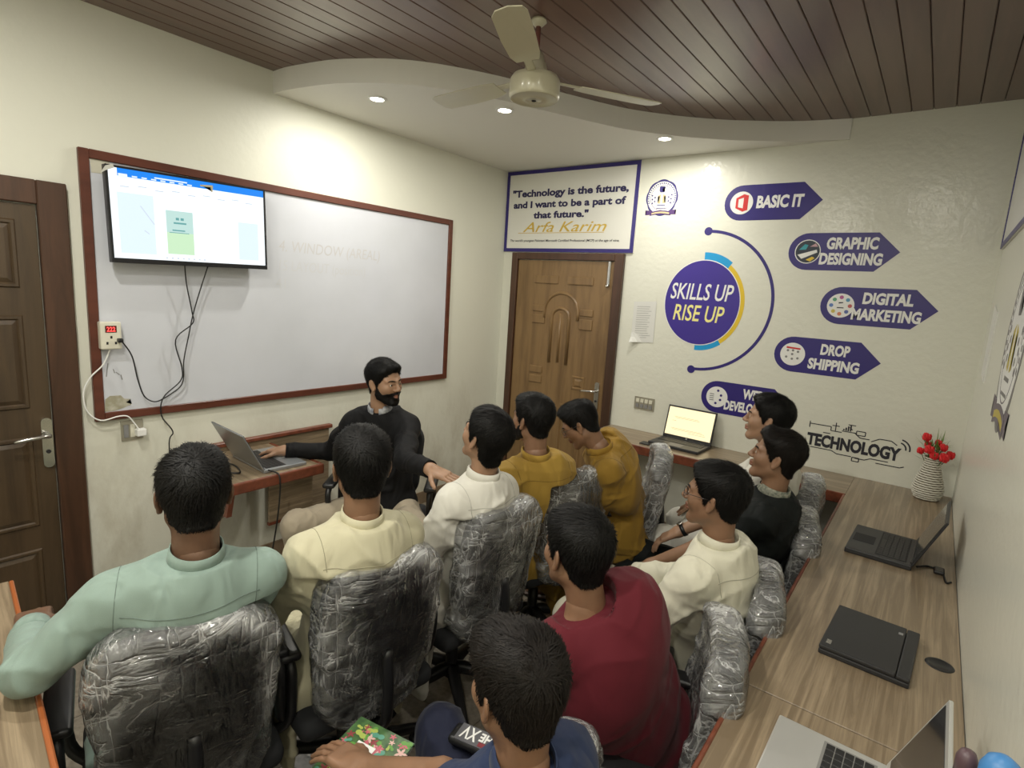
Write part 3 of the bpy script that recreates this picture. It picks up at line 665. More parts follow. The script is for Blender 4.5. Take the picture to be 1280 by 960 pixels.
# technology
te, BT = group_thing('technology_decal', WB, 2.84, .95, 'black TECHNOLOGY lettering with circuit lines low on the far wall', 'decal')
loc(text('lettering', 'TECHNOLOGY', WB, 2.575, .905, .50, .082, .0012, M_INK, te, bold=.05), BT)
SG = [((2.58, 1.045), (2.70, 1.045)), ((2.70, 1.045), (2.70, 1.02)), ((2.70, 1.02), (2.76, 1.02)), ((2.725, 1.075), (2.725, 1.02)), ((2.705, 1.055), (2.745, 1.055)), ((2.76, 1.03), (2.84, 1.03)), ((2.83, 1.03), (2.86, 1.005)), ((2.86, 1.005), (2.91, 1.005)), ((2.92, .995), (2.96, 1.02)), ((2.96, 1.02), (3.02, 1.02)), ((3.02, 1.02), (3.05, 1.0)), ((2.60, .895), (2.72, .895)), ((2.72, .895), (2.75, .88)), ((2.75, .88), (2.83, .88)), ((2.85, .875), (2.90, .875)), ((2.90, .875), (2.93, .89)), ((2.93, .89), (3.02, .89)), ((2.96, .87), (3.08, .87)), ((3.08, .87), (3.10, .88)), ((2.58, 1.06), (2.58, 1.02)), ((2.80, 1.06), (2.815, 1.045)), ((2.79, 1.075), (2.83, 1.075)), ((2.66, 1.0), (2.70, 1.0))]
for (x0, y0_, x1, y1_) in ((2.838, 1.02, 2.885, 1.045), (2.835, .855, 2.872, .878)):
    SG += [((x0, y0_), (x1, y0_)), ((x1, y0_), (x1, y1_)), ((x1, y1_), (x0, y1_)), ((x0, y1_), (x0, y0_))]
loc(strips('circuit_lines', SG, WB, 0, .0008, .0055, M_INK, te), BT)
for r in (.035, .055): loc(band('wifi_arc', circ(3.06, .985, r+.003, 10, -10, 80), circ(3.06, .985, r-.005, 10, -10, 80), WB, 0, .0008, M_INK, te), BT)
for k in range(4): loc(prism('signal_bar', [(2.765+.012*k, 1.035), (2.773+.012*k, 1.035), (2.773+.012*k, 1.045+.01*k), (2.765+.012*k, 1.045+.01*k)], WB, 0, .0008, M_INK, te), BT)
# right wall
rq, BR = group_thing('side_quote_board', WR, .6, 2.15, 'navy bordered white board high on the right wall, seen edge on', 'sign')
loc(prism('panel', [(.06, 2.13), (1.25, 2.13), (1.25, 2.72), (.06, 2.72)], WR, 0, .01, mat('board_white2', (.72, .715, .68), .5), rq), BR)
for q in (((.06, 2.13), (1.25, 2.155)), ((.06, 2.69), (1.25, 2.72)), ((.06, 2.155), (.10, 2.69)), ((1.21, 2.155), (1.25, 2.69))):
    (a, b), (c, d_) = q; loc(prism('border', [(a, b), (c, b), (c, d_), (a, d_)], WR, .01, .014, M_NAVY, rq), BR)
crest(WR, 1.50, 1.70, .29, 'large grey crest decal with a yellow and purple ribbon on the right wall', mat('crest_grey', (.16, .15, .15), .45), mat('ribbon_dark', (.10, .07, .11), .4), mat('crest_yel', (.5, .4, .06), .5))
o = prism('wall_paper_strip', [(.40, 1.50), (.62, 1.48), (.60, 1.80), (.36, 1.84)], WR, .0, .006, mat('strip_paper', (.70, .70, .66), .6)); tag(o, 'narrow white paper strip pinned on the right wall before the crest', 'notice')

# ------------------------------------------------------------------ desks
rd = empty('right_desk', (2.856, -.43, 0), 0, 'long wood-look desk with a red edge running along the right wall', 'desk'); BD = (2.856, -.43, 0)
for a, b in ((-2.448, -.0), (YN+.01, -2.452)): loc(box('worktop', (2.868, a, .722), (W-.002, b, .76), M_DESK, rd, .0015), BD)
loc(box('edge_band', (2.856, YN+.01, .712), (2.868, -.435, .7605), M_EDGE, rd, .003), BD)
for yy in (-.9, -2.45, -4.0): loc(box('support_panel', (2.95, yy-.009, 0), (W-.002, yy+.009, .722), M_DESK, rd), BD)
g = loc(lathe_obj('grommet', [(.0, .7606), (.026, .7606), (.028, .7625), (.034, .7625), (.036, .7603)], M_BLACK, rd, 24, (3.292, -1.97, 0)), BD)
bk = empty('far_desk', (1.19, -.43, 0), 0, 'narrow wood-look desk with a red edge along the far wall', 'desk'); BK = (1.19, -.43, 0)
loc(box('worktop', (1.19, -.418, .722), (2.868, -.001, .76), M_DESKX, bk, .0015), BK)
loc(box('edge_band', (1.19, -.43, .700), (2.868, -.418, .7605), M_EDGE, bk, .003), BK)
for xx in (1.21, 2.3): loc(box('support_panel', (xx, -.36, 0), (xx+.018, -.001, .722), M_DESK, bk), BK)
ln = empty('near_left_desk', (.93, -3.572, 0), math.radians(-7), 'wood-look desk corner with an orange-red edge at the lower left', 'desk')
box('worktop', (0, -.62, .722), (1.5, -.012, .76), M_DESKX, ln, .0015)
box('edge_band', (0, -.012, .715), (1.5, 0, .761), mat('orange_edge', (.34, .10, .03), .35), ln, .003)
box('support_panel', (.05, -.6, 0), (.068, -.05, .722), M_DESKX, ln); box('support_panel', (1.43, -.6, 0), (1.448, -.05, .722), M_DESKX, ln)
td = empty('teacher_desk', (.03, -2.46, 0), 0, 'small wall-mounted desk with a red edge under the whiteboard, holding the teacher laptop', 'desk'); BTD = (.03, -2.46, 0)
loc(box('worktop', (.03, -2.70, .728), (.555, -2.22, .76), M_DESKX, td, .002), BTD)
loc(box('edge_band', (.555, -2.72, .705), (.578, -2.20, .762), M_EDGE, td, .008, 2), BTD)
loc(box('edge_band', (.03, -2.72, .705), (.555, -2.70, .762), M_EDGE, td, .004), BTD); loc(box('edge_band', (.03, -2.22, .705), (.555, -2.20, .762), M_EDGE, td, .004), BTD)
loc(box('back_panel', (.014, -2.20, .26), (.034, -1.80, .80), M_DESK, td), BTD)
loc(box('edge_band', (.012, -2.66, .79), (.05, -1.78, .815), M_EDGE, td, .004), BTD); loc(box('edge_band', (.012, -2.22, .235), (.04, -1.78, .26), M_EDGE, td, .004), BTD)
loc(box('back_panel', (.014, -2.66, .76), (.034, -2.20, .80), M_DESK, td), BTD)
loc(box('front_panel', (.47, -2.47, .47), (.485, -2.215, .728), M_DESK, td), BTD); loc(box('edge_band', (.468, -2.475, .452), (.487, -2.21, .47), M_EDGE, td, .002), BTD)
bm = bmesh.new(); q = [(.06, .70), (.54, .70), (.50, .57), (.46, .57), (.06, .30)]
a = [bm.verts.new((x, -2.70, z)) for x, z in q]; b = [bm.verts.new((x, -2.675, z)) for x, z in q]
bm.faces.new(a); bm.faces.new(b[::-1])
for i in range(5): bm.faces.new((a[i], a[(i+1) % 5], b[(i+1) % 5], b[i]))
loc(bm_obj('bracket', bm, M_EDGE, td), BTD)
loc(box('bracket', (.06, -2.24, .30), (.09, -2.215, .70), M_EDGE, td), BTD)

# ------------------------------------------------------------------ laptops
def laptop(name, label, hinge, yaw, w, d, ang, mb, mk, scr_m, sh=.21, keys=None, th=.018, bez=None, extra=None):
    t = empty(name, hinge, yaw, label, 'laptop')
    box('base', (-w/2, -d, 0), (w/2, 0, th), mb, t, .004, 2)
    box('key_well', (-w/2+.02, -d*.55, th-.001), (w/2-.02, -.02, th+.0006), mk[0], t)
    box('touchpad', (-.05, -d+.012, th-.001), (.05, -d*.62, th+.0008), mk[2], t)
    nx, ny = 14, 5; kw = (w-.05)/nx; kh = (d*.55-.03)/ny
    if keys:
        for j in range(ny):
            for i in range(nx):
                if j == 0 and 3 < i < 10:
                    if i == 4: box('key', (-w/2+.025+4*kw+.001, -d*.55+.006, th), (-w/2+.025+10*kw-.001, -d*.55+.006+kh-.002, th+.0022), mk[1], t, .0006)
                    continue
                box('key', (-w/2+.025+i*kw+.001, -d*.55+.006+j*kh, th), (-w/2+.025+(i+1)*kw-.001, -d*.55+.006+(j+1)*kh-.002, th+.0022), mk[1], t, .0006)
    else:
        bm = bmesh.new()
        for j in range(ny):
            for i in range(nx): abox(bm, (-w/2+.025+i*kw+.001, -d*.55+.006+j*kh, th), (-w/2+.025+(i+1)*kw-.001, -d*.55+.006+(j+1)*kh-.002, th+.002))
        k = bm_obj('keys', bm, mk[1], t); k['kind'] = 'stuff'
    a = math.radians(ang-90)
    Ms = Matrix.Translation((0, -.004, th))@Matrix.Rotation(-a, 4, 'X')
    lid = box('lid', (-w/2, 0, 0), (w/2, .007, sh), mb, t, .003, 2, Ms)
    box('bezel', (-w/2+.002, -.0015, .002), (w/2-.002, 0.0002, sh-.002), bez or M_BLACK, t, 0, 1, Ms)
    dd = box('display', (-w/2+.012, -.0028, .022), (w/2-.012, -.0014, sh-.012), scr_m, t, 0, 1, Ms)
    box('hinge', (-w/2+.03, -.006, 0), (w/2-.03, .006, .008), M_BLACK, t, .002, 1, Matrix.Translation((0, -.002, th-.003)))
    if extra: extra(t, Ms, w, sh)
    return t
M_LB = mat('laptop_black', (.022, .022, .024), .45); M_LG = mat('laptop_silver', (.34, .36, .38), .35, .6)
M_SIL = mat('aluminium', (.62, .62, .60), .35, .55); M_KB = mat('black_keys', (.015, .015, .016), .5); M_DARKS = mat('dark_screen', (.02, .02, .022), .15, coat=.5)
laptop('open_laptop', 'open black laptop with a dark screen on the right desk by the vase', (3.205, -1.13, .7605), math.radians(-92), .34, .235, 112, M_LB, (M_BLACKM, M_KB, M_BLACKM), M_DARKS, .225, True, .022)
laptop('silver_laptop', 'silver laptop with black keys at the lower right corner of the desk', (3.198, -2.705, .7605), math.radians(-91), .345, .228, 111, M_SIL, (mat('key_bed', (.35, .35, .34), .4, .5), M_KB, M_SIL), M_DARKS, .225, True, .013, M_SIL)
E_Y = emi('laptop_screen', (.95, .80, .46), 1.15); E_YT = emi('laptop_screen_text', (.62, .42, .25), 1.)
def pg(t, Ms, w, sh):
    for k, (a, b, c) in enumerate(((-.12, .155, .06), (-.11, .147, .07), (-.13, .125, -.1), (-.13, .07, .10), (-.12, .062, .12), (.0, .05, .13))):
        box('screen_text', (a, -.0032, b), (c, -.0027, b+.003), E_YT, t, 0, 1, Ms)
    box('logo', (-.006, -.0022, .007), (.006, -.0014, .017), M_METAL, t, 0, 1, Ms)
laptop('open_laptop', 'open laptop with a glowing yellow document on the far desk', (1.83, -.085, .7605), math.radians(-3), .36, .235, 104, M_LB, (M_BLACKM, M_KB, mat('pad_grey', (.08, .08, .09), .4)), E_Y, .235, False, .02, None, pg)
laptop('open_laptop', 'silver grey laptop under the teacher hand on the small wall desk', (.335, -2.505, .7605), math.radians(180-3), .37, .235, 118, M_LG, (M_KB, M_KB, mat('pad_silver', (.42, .44, .46), .4)), M_DARKS, .225, False, .018)
cl2 = empty('closed_laptop', (3.12, -2.015, .7605), math.radians(-3), 'closed matte black laptop lying on the right desk', 'laptop')
box('base', (-.112, -.15, 0), (.112, .15, .016), M_LB, cl2, .004, 2); box('lid', (-.112, -.15, .0165), (.078, .15, .030), M_LB, cl2, .004, 2); box('battery_hump', (.0795, -.15, .0165), (.112, .15, .029), M_LB, cl2, .004, 2)
box('logo', (-.098, -.13, .030), (-.085, -.105, .0304), M_METAL, cl2); box('logo', (.06, .09, .030), (.072, .105, .0304), M_GREYINK, cl2)
o = tube('charger_cable', [(3.215, -1.25, .768), (3.25, -1.20, .764), (3.285, -1.21, .764), (3.30, -1.24, .766), (3.31, -1.32, .764), (3.325, -1.30, .763)], .004, M_CABLE, None, 8, 6); tag(o, 'short black charger cable behind the open laptop by the vase', 'cable')
o = box('charger_plug', (3.27, -1.255, .7605), (3.305, -1.20, .776), M_BLACK, None, .005, 2); tag(o, 'small black charger plug on the desk behind the open laptop', 'plug')
o = tube('charger_cable', [(.50, -2.50, .775), (.56, -2.475, .77), (.588, -2.47, .75), (.59, -2.47, .66), (.575, -2.48, .5), (.56, -2.50, .34), (.54, -2.52, .2), (.5, -2.55, .006)], .004, M_CABLE, None, 8, 6); tag(o, 'black charger cable hanging over the front edge of the teacher desk', 'cable')
o = tube('desk_wires', [(.16, -2.60, .766), (.22, -2.66, .775), (.30, -2.62, .768), (.38, -2.66, .772), (.44, -2.60, .766), (.30, -2.57, .77), (.2, -2.64, .766)], .004, M_CABLE, None, 6, 6); tag(o, 'tangle of black wires behind the teacher laptop lid', 'cable')
o = box('phone', (1.60, -.37, .7605), (1.67, -.30, .769), M_BLACK, None, .003, 2); tag(o, 'small dark phone left of the glowing laptop on the far desk', 'phone')

# vase
vs = empty('wicker_vase', (3.225, -.14, .7605), 0, 'white wicker vase standing in the far right desk corner', 'vase')
M_WICK = mat('white_wicker', (.60, .58, .50), .6); M_WICKD = mat('wicker_gap', (.16, .13, .09), .8)
prof = [(.0, 0), (.052, 0), (.066, .03), (.07, .06), (.062, .10), (.048, .15), (.036, .19), (.036, .215), (.041, .24)]
lathe_obj('liner', [(r-.003 if r > 0 else 0, z) for r, z in prof], M_WICKD, vs, 24)
def vr(z):
    for (r0, z0_), (r1, z1_) in zip(prof[1:-1], prof[2:]):
        if z0_ <= z <= z1_: return r0+(r1-r0)*(z-z0_)/(z1_-z0_)
    return prof[-1][0]
for k in range(19):
    z = .008+k*.0125; r = vr(z); pts = [((r+.0022*math.cos(11*a+math.pi*k))*math.cos(a), (r+.0022*math.cos(11*a+math.pi*k))*math.sin(a), z) for a in [2*math.pi*i/44 for i in range(44)]]
    tube('wicker_strand', pts, .0050, M_WICK, vs, 5, 0, True)
M_PET = mat('red_petals', (.62, .015, .02), .6); M_LEAF = mat('vase_leaves', (.12, .20, .04), .6); M_STEM = mat('vase_stem', (.10, .14, .04), .6)
fs = [(-.045, .0, .345, .021), (.035, -.02, .305, .019), (-.025, -.04, .285, .022), (-.062, -.01, .265, .017), (.0, -.045, .258, .02), (.045, -.045, .255, .023), (.07, -.01, .268, .02), (.01, .02, .32, .016), (-.035, .03, .30, .016)]
for i, (x, y, z, r) in enumerate(fs):
    f = empty('red_flower', (3.225+x, -.14+y, .7605+z), 0, ['red flower standing highest in the wicker vase', 'red flower at the upper right of the vase bunch', 'red flower at the front centre of the vase bunch', 'red flower at the far left of the vase bunch', 'red flower low in the middle of the vase bunch', 'large red flower low at the right front of the vase bunch', 'red flower at the far right of the vase bunch', 'small red flower behind the upper right one in the vase', 'small red flower at the back left of the vase bunch'][i], 'flower', 'red flowers in the wicker vase')
    bm = bmesh.new(); bmesh.ops.create_icosphere(bm, subdivisions=3, radius=r)
    for v in bm.verts:
        n_ = v.co.normalized(); v.co = v.co*(1+.22*math.sin(9*math.atan2(n_.y, n_.x)+6*n_.z)*(.4+.6*abs(n_.z)))*(Vector((1, 1, .8)).dot(Vector((abs(n_.x), abs(n_.y), abs(n_.z))))*.2+.8)
    bm_obj('petals', bm, M_PET, f)
    tube('stem', [(0, 0, 0), (-x*.4, -y*.4, -z*.4+.05), (-x*.8, -y*.8, .18-z)], .0018, M_STEM, f, 5)
bm = bmesh.new()
for k in range(90):
    a = R_.random()*6.28; el_ = R_.uniform(.2, 1.3); L_ = R_.uniform(.05, .13); st = Vector((R_.uniform(-.03, .03), R_.uniform(-.03, .03), R_.uniform(.21, .29)))
    dr = Vector((math.cos(a)*math.cos(el_), math.sin(a)*math.cos(el_), math.sin(el_))); sd = dr.cross(Vector((0, 0, 1))).normalized()*R_.uniform(.0012, .005)
    p = [st, st+dr*L_*.5+sd, st+dr*L_, st+dr*L_*.5-sd]; bm.faces.new([bm.verts.new(q_) for q_ in p])
o = bm_obj('foliage', bm, M_LEAF, vs); o['kind'] = 'stuff'

# ceiling fan
fan = empty('ceiling_fan', (1.635, -1.91, ZHI), 0, 'cream ceiling fan hanging from the brown plank ceiling', 'fan')
M_FAN = mat('fan_cream', (.52, .49, .36), .3, coat=.3); M_FANR = mat('fan_rod', (.14, .05, .04), .4)
lathe_obj('ceiling_rose', [(0, 0), (.03, 0), (.034, -.012), (.014, -.03), (.0, -.03)], M_FAN, fan)
lathe_obj('down_rod', [(.0, -.02), (.011, -.02), (.011, -.14), (0, -.14)], M_FANR, fan, 12)
lathe_obj('bell', [(.0, -.125), (.022, -.125), (.024, -.135), (.030, -.138), (.037, -.168), (.043, -.170), (.05, -.205), (.058, -.215), (0, -.215)], M_FAN, fan)
lathe_obj('motor_housing', [(0, -.205), (.06, -.208), (.095, -.222), (.105, -.238), (.107, -.245), (.107, -.30), (.102, -.312), (.097, -.314), (.094, -.309), (.04, -.316), (.012, -.318), (.012, -.314), (0, -.314)], M_FAN, fan, 48)
lathe_obj('centre_cap', [(0, -.321), (.008, -.320), (.010, -.316)], M_BLACKM, fan, 16)
for k in range(3):
    a = math.radians(57+120*k); pass
    Mb = Matrix.Rotation(a, 4, 'Z')@Matrix.Translation((0, 0, -.232))@Matrix.Rotation(math.radians(9), 4, 'X')
    bm = bmesh.new(); up = []; dn = []
    outl = [(.20, -.045), (.26, -.06), (.40, -.066), (.57, -.062), (.60, -.045), (.61, 0), (.60, .045), (.57, .058), (.40, .060), (.26, .055), (.20, .045)]
    for x_, y_ in outl:
        zc = -.004*(y_/.06)**2
        up.append(bm.verts.new(Mb@Vector((x_, y_, zc+.002)))); dn.append(bm.verts.new(Mb@Vector((x_, y_, zc-.002))))
    bm.faces.new(up); bm.faces.new(dn[::-1])
    for i in range(len(up)): bm.faces.new((up[i], up[(i+1) % len(up)], dn[(i+1) % len(up)], dn[i]))
    b = bm_obj('blade', bm, M_FAN, fan)
    bm = bmesh.new(); abox(bm, (.07, -.018, -.002), (.24, .018, .004), .004, Mb); bm_obj('blade_bracket', bm, M_FAN, b)

# ------------------------------------------------------------------ office chairs
M_FAB = mat('chair_fabric', (.018, .019, .022), .85, bump=.3, bscale=900)
def film_mat():
    m = bpy.data.materials.new('plastic_film'); m.use_nodes = True; nt = m.node_tree; b = nt.nodes['Principled BSDF']; out = nt.nodes['Material Output']
    tc = N(nt, 'ShaderNodeTexCoord')
    mp = N(nt, 'ShaderNodeMapping'); mp.inputs['Scale'].default_value = (1, 1, 2.2); mp.inputs['Rotation'].default_value = (.3, .5, .2)
    nt.links.new(tc.outputs['Object'], mp.inputs[0])
    mp2 = N(nt, 'ShaderNodeMapping'); mp2.inputs['Scale'].default_value = (3.4, 1.6, .45); mp2.inputs['Rotation'].default_value = (.1, .5, .3)
    nt.links.new(tc.outputs['Object'], mp2.inputs[0])
    def rid(v, sc, dist):
        n = N(nt, 'ShaderNodeTexNoise'); n.inputs['Scale'].default_value = sc; n.inputs['Detail'].default_value = 4; n.inputs['Distortion'].default_value = dist
        nt.links.new(v, n.inputs['Vector'])
        s = N(nt, 'ShaderNodeMath', operation='SUBTRACT'); s.inputs[1].default_value = .5; nt.links.new(n.outputs[0], s.inputs[0])
        a = N(nt, 'ShaderNodeMath', operation='ABSOLUTE'); nt.links.new(s.outputs[0], a.inputs[0]); return a.outputs[0]
    r1 = rid(mp.outputs[0], 6.5, .9); r2 = rid(mp2.outputs[0], 7, .5)
    mn = N(nt, 'ShaderNodeMath', operation='MINIMUM'); nt.links.new(r1, mn.inputs[0]); nt.links.new(r2, mn.inputs[1])
    bp = N(nt, 'ShaderNodeBump'); bp.inputs['Strength'].default_value = 1; bp.inputs['Distance'].default_value = .045
    nt.links.new(mn.outputs[0], bp.inputs['Height'])
    b.inputs['Base Color'].default_value = (.85, .86, .86, 1); b.inputs['Roughness'].default_value = .16; b.inputs['Specular IOR Level'].default_value = 1.
    nt.links.new(bp.outputs[0], b.inputs['Normal'])
    # creases of the film scatter more light than the flat film between them
    mr = N(nt, 'ShaderNodeMapRange'); mr.inputs[1].default_value = 0; mr.inputs[2].default_value = .022; mr.inputs[3].default_value = .50; mr.inputs[4].default_value = .15
    nt.links.new(mn.outputs[0], mr.inputs[0])
    nl = N(nt, 'ShaderNodeTexNoise'); nl.inputs['Scale'].default_value = 7; nt.links.new(tc.outputs['Object'], nl.inputs['Vector'])
    ml = N(nt, 'ShaderNodeMapRange'); ml.inputs[1].default_value = .4; ml.inputs[2].default_value = .65; ml.inputs[3].default_value = .0; ml.inputs[4].default_value = .16; nt.links.new(nl.outputs[0], ml.inputs[0])
    ad = N(nt, 'ShaderNodeMath', operation='ADD', use_clamp=True); nt.links.new(mr.outputs[0], ad.inputs[0]); nt.links.new(ml.outputs[0], ad.inputs[1])
    at_ = N(nt, 'ShaderNodeAttribute', attribute_name='haze'); hz_ = N(nt, 'ShaderNodeMath', operation='MULTIPLY', use_clamp=True); nt.links.new(ad.outputs[0], hz_.inputs[0]); nt.links.new(at_.outputs['Fac'], hz_.inputs[1]); ad = hz_
    tr = N(nt, 'ShaderNodeBsdfTransparent'); gl = N(nt, 'ShaderNodeBsdfGlossy'); gl.inputs['Roughness'].default_value = .07; gl.inputs['Color'].default_value = (.9, .9, .9, 1)
    nt.links.new(bp.outputs[0], gl.inputs['Normal'])
    mx = N(nt, 'ShaderNodeMixShader'); nt.links.new(ad.outputs[0], mx.inputs[0]); nt.links.new(tr.outputs[0], mx.inputs[1]); nt.links.new(b.outputs[0], mx.inputs[2])
    fr = N(nt, 'ShaderNodeFresnel'); fr.inputs[0].default_value = 1.6; nt.links.new(bp.outputs[0], fr.inputs[1])
    mx2 = N(nt, 'ShaderNodeMixShader'); nt.links.new(fr.outputs[0], mx2.inputs[0]); nt.links.new(mx.outputs[0], mx2.inputs[1]); nt.links.new(gl.outputs[0], mx2.inputs[2])
    nt.links.new(mx2.outputs[0], out.inputs[0])
    return m
M_FILM = film_mat()
def back_field(grow, h, zdrop=0.):
    f = Field((-.29, -.36, .40-zdrop), (.29, -.05, 1.02), h); X, Y, Z = f.grid()
    cz = .715-zdrop/2; hz = .235+zdrop/2
    qx = np.abs(X)-(.186+grow-.12)-.015*(Z-cz)/.2; qz = np.abs(Z-cz)-(hz+grow-.12)
    d2 = np.sqrt(np.maximum(qx, 0)**2+np.maximum(qz, 0)**2)+np.minimum(np.maximum(qx, qz), 0)-.12
    yc = -.232+.9*X**2-.17*(Z-.6)+.35*np.maximum(Z-.86, 0)
    dy = np.abs(Y-yc)-(.012+grow)
    w = np.minimum(np.maximum(d2+.022, dy), 0)+np.sqrt(np.maximum(d2+.022, 0)**2+np.maximum(dy, 0)**2)-.022
    f.A = w.astype(np.float32); return f
_bV, _bF = back_field(0, .012).mesh()
_films = []
def film_mesh(seed):
    f = back_field(.011, .009, .07); V, F = f.mesh(); Nn = vnormals(V, F); o_ = seed*7.3
    d = .010*(ridged(V*np.array([9, 9, 15])+o_)-.5)+.009*(ridged((V@np.array([[.8, .2, .5], [-.1, 1, .2], [-.5, .1, .8]]))*np.array([26, 18, 6])+o_*2)-.5)
    low = np.clip((.60-V[:, 2])/.2, 0, 1)
    d = d*(1+.8*low)+.010*low*(vnoise(V*9+o_)-.3)
    cz = .68; qx = np.abs(V[:, 0])-(.197-.13); qz = np.abs(V[:, 2]-cz)-(.28-.13)
    e = np.sqrt(np.maximum(qx, 0)**2+np.maximum(qz, 0)**2)+np.minimum(np.maximum(qx, qz), 0)-.13
    rim = np.exp(-((e+.012)/.030)**2)*np.where(V[:, 2] > cz, 1, .6); pat = np.clip((vnoise(V*6+o_*3)-.55)*4, 0, 1)
    d = d*(.35+.9*rim+.8*pat*(.3+low))
    haze = np.clip((.10 if seed < 2 else .38)+.9*rim+.6*pat, 0, 1)
    V = V+Nn*d[:, None]
    o = mesh_obj('plastic_wrap', V, F, M_FILM, None, True)
    at_ = o.data.attributes.new('haze', 'FLOAT', 'POINT'); at_.data.foreach_set('value', haze.astype(np.float32)); me = o.data; bpy.data.objects.remove(o); return me
FILMS = [film_mesh(i) for i in range(4)]
def link(name, me, parent):
    o = bpy.data.objects.new(name, me); COL.objects.link(o); o.parent = parent; return o
_proto = {}
def pm(name, build):
    if name not in _proto:
        o = build(); _proto[name] = o.data; bpy.data.objects.remove(o)
    return _proto[name]
def arm_build(s):
    def f():
        bm = bmesh.new()
        tube_bm(bm, smooth_path([(s*.22, -.10, .43), (s*.265, -.12, .47), (s*.27, -.135, .60), (s*.27, -.10, .655), (s*.27, .02, .665), (s*.27, .11, .655), (s*.27, .14, .60), (s*.262, .10, .47), (s*.22, .06, .43)], 4), .016, 8)
        abox(bm, (s*.27-.033, -.13, .655), (s*.27+.033, .14, .682), .012, None, 3)
        return bm_obj('armrest', bm, M_BLACK, None, True)
    return f
def seat_build():
    f = Field((-.27, -.24, .37), (.27, .28, .50), .011); f.rbox((0, .015, .425), (.235, .225, .038), .034); X, Y, Z = f.grid()
    V, F = f.mesh(); V[:, 2] -= np.maximum(V[:, 1]-.14, 0)**2*2.5
    return mesh_obj('seat', V, F, M_FAB, None, True)
def leg_build():
    bm = bmesh.new()
    tube_bm(bm, [(0, .0, .125), (0, .05, .125), (0, .18, .098), (0, .285, .075), (0, .30, .07)], [.03, .028, .022, .017, .012], 8)
    return bm_obj('base_leg', bm, M_BLACK, None, True)
def caster_build():
    bm = bmesh.new()
    for s in (-1, 1): lathe(bm, [(0, -.008), (.022, -.008), (.027, -.003), (.027, .004), (.02, .008), (0, .008)], 16, (0, 0, 0), Matrix.Translation((s*.013, .285, .028))@Matrix.Rotation(math.pi/2, 4, 'Y'))
    tube_bm(bm, [(0, .285, .075), (0, .285, .03)], .007, 8); abox(bm, (-.005, .262, .03), (.005, .308, .062), .003)
    return bm_obj('caster', bm, M_BLACKM, None)
CH = {}
def chair(x, y, yaw, label, k=0, film=True, base_rot=0., dz=0.):
    t = empty('office_chair', (x, y, 0), math.radians(yaw), label, 'office chair', 'black office chairs')
    if '_b' not in _proto:
        o = mesh_obj('backrest', _bV, _bF, M_FAB, None, True); _proto['_b'] = o.data; bpy.data.objects.remove(o)
    b = link('backrest', _proto['_b'], t)
    if film: link('plastic_wrap', FILMS[k % 4], t)
    link('seat', pm('seat', seat_build), t)
    link('armrest', pm('al', arm_build(-1)), t); link('armrest', pm('ar', arm_build(1)), t)
    def spine():
        bm = bmesh.new(); tube_bm(bm, smooth_path([(0, .02, .36), (0, -.16, .36), (0, -.27, .40), (0, -.29, .52), (0, -.275, .66)], 4), .018, 8)
        abox(bm, (-.09, -.08, .355), (.09, .10, .39), .01); return bm_obj('back_bracket', bm, M_BLACK, None, True)
    link('back_bracket', pm('sp', spine), t)
    def col():
        bm = bmesh.new(); lathe(bm, [(0, .09), (.032, .09), (.032, .12), (.026, .13), (.026, .24), (.014, .245), (.014, .36), (0, .36)], 16); return bm_obj('gas_column', bm, M_BLACK, None, True)
    link('gas_column', pm('gc', col), t)
    for o_ in t.children:
        if not o_.name.startswith('gas'): o_.location.z = dz
        elif dz: o_.scale.z = 1+dz/.36
    for i in range(5):
        l = link('base_leg', pm('leg', leg_build), t); l.rotation_euler = (0, 0, math.radians(72*i+base_rot))
        c = link('caster', pm('cas', caster_build), l)
    return t

